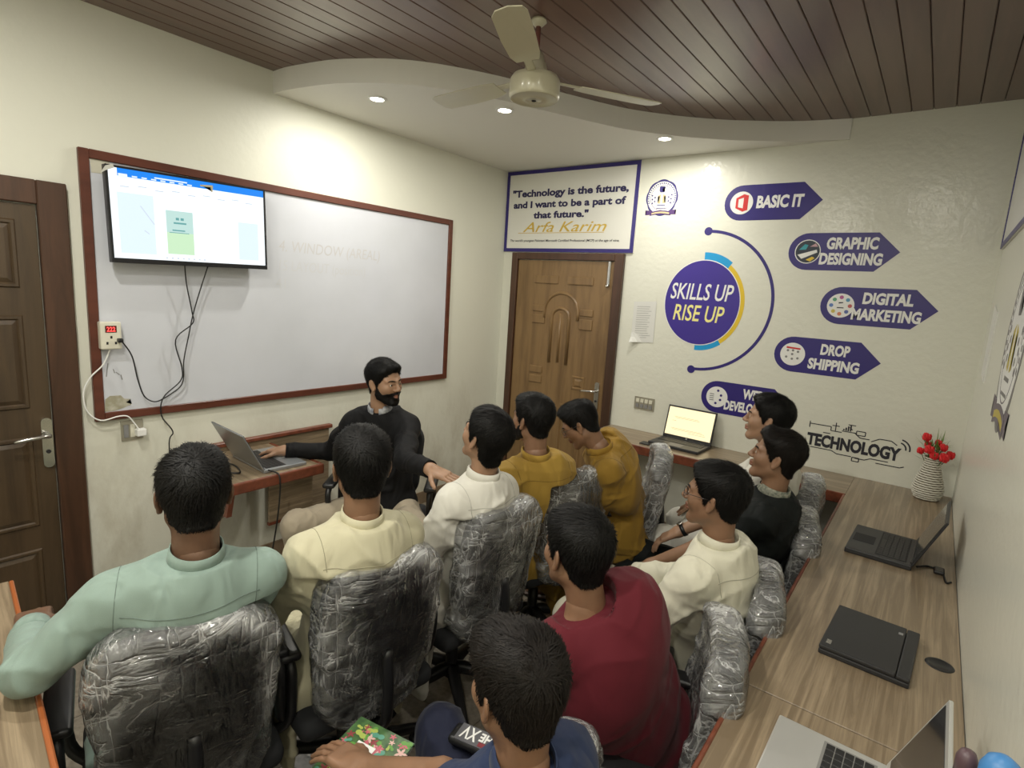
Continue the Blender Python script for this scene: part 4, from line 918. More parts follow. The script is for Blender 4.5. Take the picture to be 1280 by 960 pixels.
# ------------------------------------------------------------------ people
def sss(): pass
SK = {}
def skin_mat(name, c):
    m = mat(name, c, .48, sss=.08, noise_scale=18, noise_amt=.08, bump=.12, bscale=260); m['rgb'] = c; return m
M_LIP = {}
def hair_mat(name, c, rough=.5):
    return mat(name, c, rough+.06, spec=.22, bump=.5, bscale=160, bstretch=(1, 1, 1), noise_scale=40, noise_amt=.2)
M_HAIR = hair_mat('black_hair', (.0050, .0045, .0042)); M_HAIRB = hair_mat('dark_brown_hair', (.0085, .0062, .005))
M_EYEW = mat('eye_white', (.6, .56, .5), .2); M_IRIS = mat('iris', (.03, .015, .008), .15)
M_SHOE = mat('sandal_leather', (.05, .025, .015), .5); M_GLASS = mat('spectacle_frame', (.03, .02, .015), .3)
def cloth(name, c, rough=.78, sheen=.08, bs=700, crumple=.012):
    new = name not in MATS
    m = mat(name, c, rough, sheen=sheen, bump=.25, bscale=bs, noise_scale=5, noise_amt=.04, spec=.25)
    if new and crumple:
        nt = m.node_tree; b = nt.nodes['Principled BSDF']; b0 = [n for n in nt.nodes if n.type == 'BUMP'][0]
        tc = N(nt, 'ShaderNodeTexCoord'); mp = N(nt, 'ShaderNodeMapping'); mp.inputs['Rotation'].default_value = (.5, .4, .6); mp.inputs['Scale'].default_value = (1, 1, .42)
        nt.links.new(tc.outputs['Object'], mp.inputs[0])
        n = N(nt, 'ShaderNodeTexNoise'); n.inputs['Scale'].default_value = 11; n.inputs['Detail'].default_value = 1.5; n.inputs['Distortion'].default_value = .7; nt.links.new(mp.outputs[0], n.inputs['Vector'])
        su = N(nt, 'ShaderNodeMath', operation='SUBTRACT'); su.inputs[1].default_value = .5; nt.links.new(n.outputs[0], su.inputs[0])
        ab = N(nt, 'ShaderNodeMath', operation='ABSOLUTE'); nt.links.new(su.outputs[0], ab.inputs[0])
        pw = n
        b2 = N(nt, 'ShaderNodeBump'); b2.inputs['Strength'].default_value = .8; b2.inputs['Distance'].default_value = crumple*2.6
        nt.links.new(pw.outputs[0], b2.inputs['Height']); nt.links.new(b2.outputs[0], b0.inputs['Normal'])
    return m
def creases(V, Nn, org, TR, TF, sp, seed, amp, n=16):
    """long soft creases drawn from the armpits and shoulders across the back and the front"""
    rs = np.random.RandomState(seed*13+1); q = V-np.array(org); x = q@np.array(TR); z = q@np.array(sp); y = q@np.array(TF); d = np.zeros(len(V))
    for k in range(n):
        sg = 1 if k % 2 else -1; back = k % 3 != 0
        a = np.array([sg*rs.uniform(.10, .17), rs.uniform(.24, .42)]); L = rs.uniform(.14, .30); th = math.radians(rs.uniform(195, 262) if sg > 0 else rs.uniform(278, 345))
        if k % 5 == 4: a = np.array([rs.uniform(-.12, .12), rs.uniform(.06, .2)]); th = math.radians(rs.uniform(-15, 15)); L = rs.uniform(.1, .2)
        dv = np.array([math.cos(th), math.sin(th)]); px = x-a[0]; pz = z-a[1]; t = (px*dv[0]+pz*dv[1])/L
        e = -px*dv[1]+pz*dv[0]+.035*rs.uniform(-1, 1)*np.sin(t*3.0)*1.0; w = rs.uniform(.008, .014)
        prof = np.exp(-(e/w)**2)-.55*np.exp(-((e-w*1.9)/(w*1.5))**2)
        tap = np.clip(t*4, 0, 1)*np.clip((1-t)*2.5, 0, 1); side = (y < .02) if back else (y > -.02)
        d += amp*rs.uniform(.5, 1.1)*prof*tap*side
    return V+Nn*d[:, None]

def head_skull(f, k=.014, ears=True, neck=None, wide=1., brow=True):
    f.ell((0, -.014, .030), (.0755*wide, .097, .088), k=k)
    f.ell((0, .028, -.030), (.060*wide, .060, .080), k=.03)
    for s in (-1, 1):
        f.cone((s*.050*wide, .0, -.055), (s*.018, .066, -.100), .017, .014, k=.03)
        f.ell((s*.038, .052, -.022), (.026, .028, .026), k=.025)
    f.ell((0, .072, -.100), (.021, .018, .017), k=.022)
    f.cone((0, -.030, -.06), neck if neck is not None else (0, -.06, -.19), .054, .058, k=.03)
def face_detail(f):
    for s in (-1, 1):
        f.cone((s*.012, .083, .024), (s*.046, .066, .024), .009, .008, k=.016)
        f.ell((s*.031, .090, .005), (.017, .014, .0115), k=.010, op='sub')
        f.ell((s*.031, .0745, .005), (.0140, .0108, .0118), k=.004)
        f.cone((s*.020, .0875, .0105), (s*.042, .079, .0095), .0030, .0028, k=.004)
        f.ell((s*.0115, .098, -.026), (.0085, .010, .008), k=.007)
        f.ell((s*.0075, .1005, -.0325), (.0035, .005, .003), k=.003, op='sub')
        # ear
        a = math.radians(18); Rm = np.array([[1, 0, 0], [0, math.cos(a), -math.sin(a)], [0, math.sin(a), math.cos(a)]])
        Rz = np.array([[math.cos(s*.45), -math.sin(s*.45), 0], [math.sin(s*.45), math.cos(s*.45), 0], [0, 0, 1]])
        f.ell((s*.081, -.010, -.006), (.0065, .0185, .033), Rz@Rm, k=.008)
        f.ell((s*.0875, -.004, -.002), (.006, .0095, .019), Rz@Rm, k=.004, op='sub')
        f.ell((s*.081, -.003, -.034), (.006, .008, .009), k=.006)
    f.cone((0, .086, .020), (0, .1085, -.020), .0075, .0095, k=.012)
    f.ell((0, .110, -.0225), (.0095, .0085, .008), k=.008)
    f.cone((-.014, .086, -.0535), (0, .0945, -.0515), .0048, .0060, k=.008); f.cone((.014, .086, -.0535), (0, .0945, -.0515), .0048, .0060, k=.008)
    f.cone((-.012, .086, -.0655), (0, .0925, -.0665), .0050, .0066, k=.008); f.cone((.012, .086, -.0655), (0, .0925, -.0665), .0050, .0066, k=.008)
    f.cone((-.022, .088, -.0595), (.022, .088, -.0595), .0014, .0014, k=.004, op='sub')
ZL_Y = [-.13, -.075, -.045, -.022, -.008, .012, .026, .045, .070, .12]
def hair_zline(y, nape, side, front):
    z = [nape, nape, nape+.022, side+.004, side+.016, side-.018, side+.014, front-.022, front, front]
    return np.interp(y, ZL_Y, z)
def make_head(cfg, M, neck_local, parent, skin_lists):
    """skin shells go into skin_lists; hair, eyes, brows, beard become children"""
    h = .0042
    lo = (-.105, -.135, min(-.20, neck_local[2]-.07)); lo = (min(lo[0], neck_local[0]-.07), min(lo[1], neck_local[1]-.07), lo[2]); hi = (max(.105, neck_local[0]+.07), max(.135, neck_local[1]+.07), .135)
    f = Field(lo, hi, h); head_skull(f, neck=neck_local, wide=cfg.get('wide', 1)); face_detail(f)
    V, F = f.mesh()
    lip = ((np.abs(V[:, 0]) < .023) & (V[:, 1] > .083) & (V[:, 2] < -.0465) & (V[:, 2] > -.0735) & (((V[:, 0]/.025)**2+((V[:, 2]+.060)/.014)**2) < 1))
    fm = lip[F].all(1).astype(int)
    skin_lists.append((V, F, fm, M))
    # ---- hair
    st = dict(nape=-.075, side=.0, front=.072, ts=.011, tt=.026, quiff=.012, tb=.016, strands=4200, part=0., seed=cfg['seed'])
    st.update(cfg.get('hair', {}))
    for k_ in ('ts', 'tt', 'quiff', 'tb'): st[k_] *= .66
    fh = Field((-.125, -.16, -.13), (.125, .15, .175), .0048); head_skull(fh, wide=cfg.get('wide', 1), neck=(0, -.04, -.15))
    X, Y, Z = fh.grid()
    sm = lambda a, b, v: (lambda t: t*t*(3-2*t))(np.clip((v-a)/(b-a), 0, 1))
    th = st['ts']+(st['tt']-st['ts'])*sm(.015, .095, Z)+st['quiff']*sm(.0, .085, Y)*sm(.05, .09, Z)+(st['tb']-st['ts'])*sm(-.02, -.08, Y)*sm(-.09, -.02, Z)*(1-sm(.03, .09, Z))
    G = np.stack(np.broadcast_arrays(X, Y, Z), -1).reshape(-1, 3)
    th = th*(.80+.45*vnoise(G*np.array([24, 24, 16])+st['seed']*3.1).reshape(fh.A.shape))
    th = .004+(th-.004)*sm(st['nape']-.01, st['nape']+.06, Z)
    zl = hair_zline(Y, st['nape'], st['side'], st['front'])+.012*(np.abs(X)/.07)**2*(Y > .03)*-1
    th = .003+(th-.003)*np.where(Y > .015, sm(-.004, .038, Z-zl-.0*Y), 1)
    d = fh.A-th
    d = np.maximum(d, (zl-Z)*.8)
    fh.A = np.maximum(d, -(fh.A+.006)).astype(np.float32)
    HV, HF = fh.mesh(); HV = relax(HV, HF, 1, .4); HN = vnormals(HV, HF)
    whorl = np.array([.012*(1 if st['seed'] % 2 else -1), -.075, .095])
    # clump relief along the combing direction
    az = np.arctan2(HV[:, 0]-whorl[0], HV[:, 1]-whorl[1]+.0001); rr = np.linalg.norm(HV-whorl, axis=1)
    q = np.stack([az*7+2*np.sin(rr*22+st['seed']), rr*9, HV[:, 2]*4+st['seed']], 1)
    HV = HV+HN*(.0045*(ridged(q)-.5)+.002*(ridged(q*2.3)-.5))[:, None]*sm(-.03, .05, HV[:, 2])[:, None]
    hm = cfg.get('hairmat', M_HAIR)
    verts = [HV]; faces = [HF]; fmi = None
    rs = np.random.RandomState(st['seed'])
    nS = int(st['strands']*cfg.get('lod', 1))
    bvh = BVHTree.FromPolygons(HV.tolist(), HF.tolist())
    cand = np.nonzero((HN[:, 2]*HV[:, 2]+HN[:, 0]*HV[:, 0]+HN[:, 1]*HV[:, 1]) > .0)[0]
    ids = rs.choice(cand, nS)
    sV = []; sF = []; n0 = len(HV)
    wh = Vector(whorl)
    for i in ids:
        p = Vector(HV[i]); n = Vector(HN[i]); L = rs.uniform(.020, .044)*(.5 if p.z < 0 else 1)*st.get('slen', 1)*(1-.65*float(np.clip((p.y-.055)/.03, 0, 1)))
        dr = (p-wh); dr.z *= .6; dr += Vector((st['part']*.08, .03 if p.z > .05 else 0, -.05 if p.z < .07 else 0))
        cl_n = noise.noise_vector(p*28+Vector((st['seed'], 0, 0))); dr += cl_n*.075+Vector(rs.normal(0, .010, 3))
        dr = dr-n*dr.dot(n)
        if dr.length < 1e-5: continue
        dr.normalize(); sd = dr.cross(n).normalized()*.0014; base = len(sV)
        lift = rs.uniform(.001, .005)+(.004 if rs.rand() < .15 else 0)*(p.z > 0)
        for k in range(4):
            t = k/3; c = p+dr*L*t; hit = bvh.find_nearest(c)
            if hit[0] is not None: c = hit[0]+hit[1]*(lift*(.35+.9*t)+.0002)
            wv = sd*(1-t*.8)
            sV += [c-wv, c+wv]
        for k in range(3): sF.append((base+2*k, base+2*k+1, base+2*k+3, base+2*k+2))
    V2 = np.concatenate([HV, np.array(sV)]); F2 = np.concatenate([HF, np.array(sF, int)+n0])
    Mn = np.array(M); tr = lambda V: V@Mn[:3, :3].T+Mn[:3, 3]
    hobj = mesh_obj('hair', tr(V2), F2, hm, parent, True)
    # ---- eyes, brows
    if cfg.get('face', True):
        for s in (-1, 1):
            bm = bmesh.new(); bmesh.ops.create_uvsphere(bm, u_segments=16, v_segments=12, radius=.0118)
            c = Vector((s*.031, .0752, .0045))
            look = Vector(cfg.get('look', (0, 1, 0))).normalized()
            for fc in bm.faces: fc.material_index = 1 if fc.calc_center_median().normalized().dot(look) > .86 else 0; fc.smooth = True
            for v in bm.verts: v.co += c
            bmesh.ops.transform(bm, matrix=M, verts=bm.verts); me = bpy.data.meshes.new('eye'); bm.to_mesh(me); bm.free(); me.materials.append(M_EYEW); me.materials.append(M_IRIS)
            o = bpy.data.objects.new('eye', me); COL.objects.link(o); o.parent = parent
            pts = [M@Vector((s*x, y, z)) for x, y, z in ((.013, .0935, .0235), (.026, .0905, .0275), (.040, .0825, .0275), (.050, .073, .021))]
            tube('eyebrow', pts, [.0028, .0034, .0028, .0012], hm, parent, 6)
    if cfg.get('beard'):
        bt = cfg['beard']  # thickness
        fb = Field((-.10, -.04, -.15), (.10, .13, .02), .0042); head_skull(fb, wide=cfg.get('wide', 1), neck=(0, -.06, -.19)); 
        for sgn in (-1, 1): fb.cone((sgn*.014, .086, -.0535), (0, .0945, -.0515), .0048, .0060, k=.008)
        fb.cone((-.012, .086, -.0655), (0, .0925, -.0665), .005, .0066, k=.01); fb.cone((.012, .086, -.0655), (0, .0925, -.0665), .005, .0066, k=.01)
        X, Y, Z = fb.grid(); zt = np.interp(Y, [-.02, .0, .02, .045, .065, .085, .12], [.0, .0, -.022, -.052, -.048, -.040, -.040])
        d = fb.A-bt; d = np.maximum(d, Z-zt); d = np.maximum(d, (.000-Y)*1.0); d = np.maximum(d, -(Z+.118)); d = np.maximum(d, -(Z+.085)-.55*(Y-.0))
        mouth = np.sqrt((X/.021)**2+((Z+.060)/.0105)**2)-1; d = np.maximum(d, np.where(Y > .05, -mouth*.01, -1))
        fb.A = np.maximum(d, -(fb.A+.005)).astype(np.float32); V, F = fb.mesh()
        if len(F):
            Nn = vnormals(V, F); V = V+Nn*(.0012*vnoise(V*260)-.0022*np.clip((vnoise(V*70)-.4)*3, 0, 1))[:, None]
            mesh_obj('beard', tr(V), F, hm, parent, True)
    if cfg.get('glasses'):
        bm = bmesh.new()
        for s in (-1, 1):
            pts = [M@Vector((s*.033+.0225*math.cos(a), .099-.004*abs(math.cos(a)), .002+.018*math.sin(a))) for a in [2*math.pi*i/20 for i in range(20)]]
            tube_bm(bm, pts, .0013, 6, True)
            tube_bm(bm, [M@Vector(p) for p in ((s*.055, .096, .008), (s*.078, .085, .010), (s*.083, .0, .008), (s*.085, -.022, -.008))], .0013, 6)
        tube_bm(bm, [M@Vector(p) for p in ((-.011, .0985, .004), (0, .103, .008), (.011, .0985, .004))], .0013, 6)
        g = bm_obj('spectacles', bm, M_GLASS, parent, True)
    return hobj
def hand_shell(wr, fwd, nrm, side, curl, spread, skin_lists, elbow, scale=1., rw=.026, thumb_out=.7):
    """palm and five fingers; wr wrist, fwd towards fingertips, nrm out of the back of the hand, side: +1 right hand"""
    fwd = Vector(fwd).normalized(); nrm = Vector(nrm); nrm = (nrm-fwd*nrm.dot(fwd)).normalized(); lat = fwd.cross(nrm)*1.0  # thumb side for right hand seen palm down
    lat = lat*(-side)
    wr = Vector(wr); s = scale
    f = Field(tuple(wr-Vector((.21, .21, .21))), tuple(wr+Vector((.21, .21, .21))), .0042)
    Rm = np.array([list(lat), list(fwd), list(nrm)]).T
    f.rbox(wr+fwd*.048*s, (.040*s, .050*s, .0135*s), .012*s, Rm, k=.012)
    f.ell(wr+fwd*.03*s+lat*.022*s-nrm*.008*s, (.018*s, .034*s, .014*s), Rm, k=.012)
    f.cone(wr-fwd*.01, wr+fwd*.03*s, .024*s, .022*s, k=.02)
    e = Vector(elbow); dirf = (e-wr).normalized()
    f.cone(wr, wr+dirf*min(.20, (e-wr).length), rw, rw+.008, k=.02)
    Ls = ((.030, .042, .026, .022), (.010, .046, .029, .023), (-.010, .043, .027, .022), (-.029, .034, .021, .019))
    for k, (lo_, a, b, c) in enumerate(Ls):
        r = (.0090, .0092, .0088, .0078)[k]*s
        base = wr+fwd*(.090-.004*abs(k-1.2))*s+lat*lo_*s; d = (fwd+lat*spread*(lo_/.03)*.3).normalized(); ax = lat; ang = 0; p = base
        cu = curl[k] if isinstance(curl, (list, tuple)) else curl
        f.cone(base-fwd*.03*s, base, r*1.15, r*1.05, k=.006)
        for j, L in enumerate((a, b, c)):
            ang += cu*(.75, 1.0, .7)[j]
            dd = d*math.cos(ang)-nrm*math.sin(ang); q = p+dd*L*s
            f.cone(p, q, r*(1-.08*j), r*(1-.08*(j+1)), k=.0035); p = q
    tb = wr+fwd*.022*s+lat*.030*s-nrm*.004*s; d1_ = (fwd*.75+lat*thumb_out-nrm*.25).normalized(); d2_ = (fwd*.95+lat*(thumb_out-.45)-nrm*.3).normalized()
    p1 = tb+d1_*.040*s; p2 = p1+(d1_+d2_).normalized()*.030*s; p3 = p2+d2_*.024*s
    f.cone(tb, p1, .013*s, .0115*s, k=.01); f.cone(p1, p2, .0108*s, .0100*s, k=.004); f.cone(p2, p3, .0100*s, .0082*s, k=.004)
    V, F = f.mesh(); skin_lists.append((V, F, np.zeros(len(F), int), None))

def ik(a, b, l1, l2, pole):
    a = Vector(a); b = Vector(b); d = b-a; L = min(d.length, (l1+l2)*.999); dn = d.normalized(); b2 = a+dn*L
    x = (l1*l1-l2*l2+L*L)/(2*L); hgt = math.sqrt(max(l1*l1-x*x, 0)); pv = Vector(pole); pv = (pv-dn*pv.dot(dn)).normalized()
    return a+dn*x+pv*hgt, b2
def folds(V, Nn, dirs, seed, amp):
    d = 0
    for k, (dv, fr, w) in enumerate(dirs):
        dv = np.array(dv, float); dv /= np.linalg.norm(dv)
        warp = 1.2*(vnoise(V*4+seed+k*11)-.5)*2+.5*(vnoise(V*11+seed*2+k*5)-.5)
        r = 1-np.abs(np.sin(V@dv*fr+warp*1.6)); mk = np.clip((vnoise(V*4.5+seed*1.7+k*3)-.42)*4, 0, 1)
        d = d+w*(r**2.4)*mk*1.25
    return V+Nn*(amp*(d-.25))[:, None]
def press(f, cfg, gap):
    c = cfg.get('chair')
    if not c: return
    x, y, yaw, dz = c; a = math.radians(yaw); X, Y, Z = f.grid()
    lx = (X-x)*math.cos(a)+(Y-y)*math.sin(a); ly = -(X-x)*math.sin(a)+(Y-y)*math.cos(a); z = Z-dz
    yc = -.232+.9*np.minimum(lx**2, .05)-.17*(z-.6)+.35*np.maximum(z-.86, 0)+.012+gap
    d = np.where(np.abs(lx) < .26, (yc-ly), -1.)*np.clip((1.0-z)/.06, 0, 1)-np.clip((z-.93)/.03, 0, 1)*.3
    k = .02; hh = np.maximum(k-np.abs(f.A-d), 0)/k; f.A = (np.maximum(f.A, d)+hh*hh*k/4).astype(np.float32)
def person(cfg):
    s = cfg.get('scale', 1.); ty = math.radians(cfg['yaw']); hy = math.radians(cfg.get('head_yaw', cfg['yaw'])); seed = cfg['seed']
    Fd = Vector((-math.sin(ty), math.cos(ty), 0)); Rt = Vector((math.cos(ty), math.sin(ty), 0)); UP = Vector((0, 0, 1))
    H = Vector(cfg['head']); hip = Vector(cfg['hip'])
    Mh = Matrix.Translation(H)@Matrix.Rotation(hy, 4, 'Z')@Matrix.Rotation(math.radians(cfg.get('pitch', 0)), 4, 'X')@Matrix.Rotation(math.radians(cfg.get('roll', 0)), 4, 'Y')@Matrix.Scale(s*cfg.get('hs', .955), 4)
    t = empty('person', (hip.x, hip.y, 0), 0, cfg['label'], 'person'); t_inv = Vector((-hip.x, -hip.y, 0))
    kids = []
    hf = Mh.to_3x3()@Vector((0, 1, 0)); hf.normalize(); hu = (Mh.to_3x3()@Vector((0, 0, 1))).normalized()
    neck = H-hu*.105*s-hf*.035*s
    spine = (neck-hip).normalized()
    nb = neck-(hu*.3+spine*.7).normalized()*.060*s     # neck base
    sp = (nb-hip).normalized(); TF = (Fd-sp*Fd.dot(sp)).normalized(); TR = Rt
    bend = cfg.get('bend', .03)
    chest = hip.lerp(nb, .68)-TF*bend; belly = hip.lerp(nb, .34)-TF*bend*.8
    shw = cfg.get('shw', .175)*.84*s; sc = nb-sp*.078*s
    shL = sc-TR*shw-UP*.01; shR = sc+TR*shw-UP*.01
    if 'shL' in cfg: shL += Vector(cfg['shL'])
    if 'shR' in cfg: shR += Vector(cfg['shR'])
    ua, fa = .285*s, .25*s
    arms = {}
    for sd, S in (('L', shL), ('R', shR)):
        tgt = cfg.get('hand'+sd); sg = -1 if sd == 'L' else 1
        if tgt is None: tgt = hip+Fd*.30+Rt*sg*.13+UP*.13
        pole = cfg.get('pole'+sd, Rt*sg*.25-Fd*.3-UP*.9)
        e, w = ik(S, tgt, ua, fa, pole)
        if cfg.get('elbow'+sd): e = Vector(cfg['elbow'+sd]); w = e+(Vector(tgt)-e).normalized()*fa
        arms[sd] = (S, e, w)
    legs = {}
    for sd in 'LR':
        sg = -1 if sd == 'L' else 1; hj = hip+Rt*sg*.085*s
        ft = Vector(cfg.get('foot'+sd, hip+Fd*cfg.get('fdist', .42)+Rt*sg*.14)); ft.z = .085
        kn, an = ik(hj, ft, .43*s, .41*s, cfg.get('kpole'+sd, Fd*.6+UP+Rt*sg*cfg.get('kspread', .15))); legs[sd] = (hj, kn, ft)
    sk = []
    nl = Mh.inverted()@(nb-sp*.03)
    make_head(cfg, Mh, tuple(nl), t, sk)
    # one low-detail body under the clothes
    pts = [hip, nb, shL, shR]+[p for a in arms.values() for p in a]+[p for a in legs.values() for p in a]
    lo = Vector([min(p[i] for p in pts)-.2 for i in range(3)]); hi = Vector([max(p[i] for p in pts)+.2 for i in range(3)]); lo.z = max(lo.z, -.02)
    f = Field(lo, hi, .011); Rm = np.array([list(TR), list(TF), list(sp)]).T
    f.ell(hip.lerp(nb, .72)-TF*bend, (.125*s, .09*s, .17*s), Rm, k=.03); f.ell(belly, (.13*s, .095*s, .15*s), Rm, k=.05); f.ell(hip, (.145*s, .11*s, .11*s), Rm, k=.05)
    f.cone(nb-sp*.03, nb+sp*.02, .055*s, .05*s, k=.02)
    for sd in 'LR':
        S, e, w = arms[sd]; f.cone(nb-sp*.04, S, .045*s, .045*s, k=.04); f.cone(S, e, .045*s, .036*s, k=.03); f.cone(e, w, .036*s, .027*s, k=.015)
        hj, kn, an = legs[sd]; f.cone(hj, kn, .075*s, .052*s, k=.04); f.cone(kn, an+UP*.02, .050*s, .034*s, k=.02)
        tf = (Fd+Rt*(.25 if sd == 'R' else -.25)).normalized(); f.cone(an-tf*.03-UP*.035, an+tf*.13*s-UP*.055, .032, .026, k=.03)
    press(f, cfg, .03); V, F = f.mesh(); sk.append((V, F, np.zeros(len(F), int), None))
    hands = cfg.get('hands', {})
    for sd in 'LR':
        if cfg.get('nohand'+sd): continue
        S, e, w = arms[sd]; hc = hands.get(sd, {}); fw = Vector(hc.get('fwd', (w-e).normalized())); nm = Vector(hc.get('nrm', UP if abs(fw.normalized().z) < .8 else Fd))
        hand_shell(w, fw, nm, 1 if sd == 'R' else -1, hc.get('curl', .35), hc.get('spread', .3), sk, e, s*.98, .026*s, hc.get('thumb', .7))
    VV = []; FF = []; MM = []; n0 = 0
    for V, F, fm, M_ in sk:
        if M_ is not None: Mn = np.array(M_); V = V@Mn[:3, :3].T+Mn[:3, 3]
        VV.append(V); FF.append(F+n0); MM.append(fm); n0 += len(V)
    sc_ = cfg['skin']; lipm = mat('lips_%s' % sc_.name, tuple(x*q_ for x, q_ in zip(sc_['rgb'], (.82, .62, .66))), .45)
    body = mesh_obj('body', np.concatenate(VV), np.concatenate(FF), [sc_, lipm], t, True, np.concatenate(MM))
    # ---- shirt
    cm = cfg['cloth']; top = cfg.get('top', 'kameez'); h = .0072
    f = Field(lo, hi+Vector((0, 0, .02)), h); g = cfg.get('girth', 1.)*s
    f.ell(hip.lerp(nb, .74)-TF*bend, (.158*g, .120*g, .20*g), Rm, k=.03)
    f.ell(chest, (.156*g, .126*g, .19*g), Rm, k=.04)
    f.ell(belly, (.158*g, .130*g, .18*g), Rm, k=.06); f.ell(hip+UP*.03, (.185*g, .155*g, .13*g), Rm, k=.06)
    if cfg.get('hump'): f.ell(hip.lerp(nb, .80)-TF*cfg['hump'], (.15*g, .11*g, .15*g), Rm, k=.08)
    f.cone(nb-sp*.05, nb+sp*.0, .075*s, .060*s, k=.03)
    short = cfg.get('short'); slw = cfg.get('slw', 1.)
    for sd in 'LR':
        S, e, w = arms[sd]; f.cone(nb-sp*.035, S, .050*s, .058*s, k=.06)
        f.cone(S, S.lerp(e, .5), .057*s*slw, .059*s*slw, k=.07)
        if short: f.cone(S.lerp(e, .4), S.lerp(e, short), .060*s, .060*s, k=.03)
        else:
            f.cone(S.lerp(e, .5), e, .062*s*slw, .054*s*slw, k=.02); f.cone(e, w.lerp(e, .06), .054*s*slw, .040*s*slw, k=.02)
    if top == 'kameez':
        for sd in 'LR':
            hj, kn, an = legs[sd]; f.cone(hj, hj.lerp(kn, .8), .115*s, .095*s, k=.10)
        # front panel across the lap and side flaps
        hjL, knL, _ = legs['L']; hjR, knR, _ = legs['R']; a = (hjL+hjR)/2; b = (knL+knR)/2
        f.cone(a+UP*.03, a.lerp(b, .8)+UP*.0, .075, .05, k=.09)
        for (ox, oy, oz, hx, hy_, hz, rz) in cfg.get('flaps', []):
            c = hip+Rt*ox+Fd*oy; c.z = oz; aa = ty+math.radians(rz); Rf = np.array([[math.cos(aa), -math.sin(aa), 0], [math.sin(aa), math.cos(aa), 0], [0, 0, 1]])
            f.rbox(c, (hx, hy_, hz), .012, Rf, k=.05)
    # neck opening and cuff cuts
    X, Y, Z = f.grid(); npn = (sp*.8+UP*.3+TF*.12).normalized(); pc = nb+sp*.012*s
    ta = (X-nb.x)*sp.x+(Y-nb.y)*sp.y+(Z-nb.z)*sp.z
    dn = np.sqrt(np.maximum((X-nb.x)**2+(Y-nb.y)**2+(Z-nb.z)**2-ta**2, 0))
    pl = (X-pc.x)*npn.x+(Y-pc.y)*npn.y+(Z-pc.z)*npn.z
    f.A = np.where((dn < (.108 if cfg.get('collar', True) else .092)*s) & (ta > -.05), np.maximum(f.A, pl), f.A).astype(np.float32)
    for sd in 'LR':
        S, e, w = arms[sd]
        if short: p = S.lerp(e, short); n = (e-S).normalized(); rr = .10
        else: p = w.lerp(e, .04); n = (w-e).normalized(); rr = .09
        dn = np.sqrt((X-p.x)**2+(Y-p.y)**2+(Z-p.z)**2); pl = (X-p.x)*n.x+(Y-p.y)*n.y+(Z-p.z)*n.z
        f.A = np.where(dn < rr, np.maximum(f.A, pl), f.A).astype(np.float32)
    press(f, cfg, .022); V, F = f.mesh(); V = relax(V, F, 1, .5); Nn = vnormals(V, F)
    amp = cfg.get('fold', .010)*1.35
    base = V.copy()
    V = folds(V, Nn, [(TR*.7+UP*.7, 26, .6), (UP*.9-TR*.6+TF*.2, 30, .6), (UP+TF*.4, 19, .5)], seed, amp)
    V = creases(V, vnormals(V, F), hip, TR, TF, sp, seed, cfg.get('crease', .012)); Nn = vnormals(V, F)
    # tight folds gathered at elbows and armpits
    for sd in 'LR':
        S, e, w = arms[sd]
        for c, ax, rad in ((e, (w-S).normalized(), .10), (S-sp*.08, (sp+TR*(.5 if sd == 'L' else -.5)).normalized(), .12)):
            dd = np.linalg.norm(base-np.array(c), axis=1); mk = np.clip(1-dd/rad, 0, 1)**1.2
            ph = (base-np.array(c))@np.array(ax)*75+4*(vnoise(base*9+seed)-.5)
            V = V+Nn*(amp*.75*mk*(1-np.abs(np.sin(ph))-.4))[:, None]
    shirt = mesh_obj('kameez' if top == 'kameez' else 'shirt', V, F, cm, t, True)
    bvh = BVHTree.FromPolygons(V.tolist(), F.tolist())
    # collar
    if cfg.get('collar', True):
        bm = bmesh.new(); ax = (sp*.75+UP*.25).normalized(); u = (TF-ax*TF.dot(ax)).normalized(); w_ = ax.cross(u)
        R = []; n = 36; hc = cfg.get('collar_h', .036)*s
        for lv, (rr, zz) in enumerate(((.066, -.012), (.0635, hc*.5), (.060, hc), (.0572, hc), (.060, hc*.4), (.062, -.012))):
            ring = []
            for k in range(n):
                a = math.radians(14)+2*math.pi*(k/(n-1))*(332/360)
                c = nb+sp*.006*s+ax*(zz-(.012 if k < 3 or k > n-4 else 0)*(zz > 0))+u*(rr*s*1.08*math.cos(a))+w_*(rr*s*math.sin(a))
                ring.append(bm.verts.new(c))
            R.append(ring)
        for i in range(6):
            a = R[i]; b = R[(i+1) % 6]
            for k in range(n-1): bm.faces.new((a[k], a[k+1], b[k+1], b[k]))
        bm_obj('collar', bm, cfg.get('collar_mat', cm), t, True)
    # seams
    seam = mat('seam_'+cm.name, tuple(max(x*.55, 0) for x in cm.diffuse_color[:3]), .9)
    if cfg.get('yoke', top == 'kameez'):
        pts = []
        for k in range(25):
            x = -1+2*k/24; o_ = nb-sp*(.052+.012*x*x)*s+TR*(x*shw*.98); r_ = bvh.ray_cast(o_-TF*.5, TF)
            if r_[0] is not None: pts.append(r_[0]-TF*.0004)
        if len(pts) > 4: tube('seam', pts, .0011, seam, t, 5)
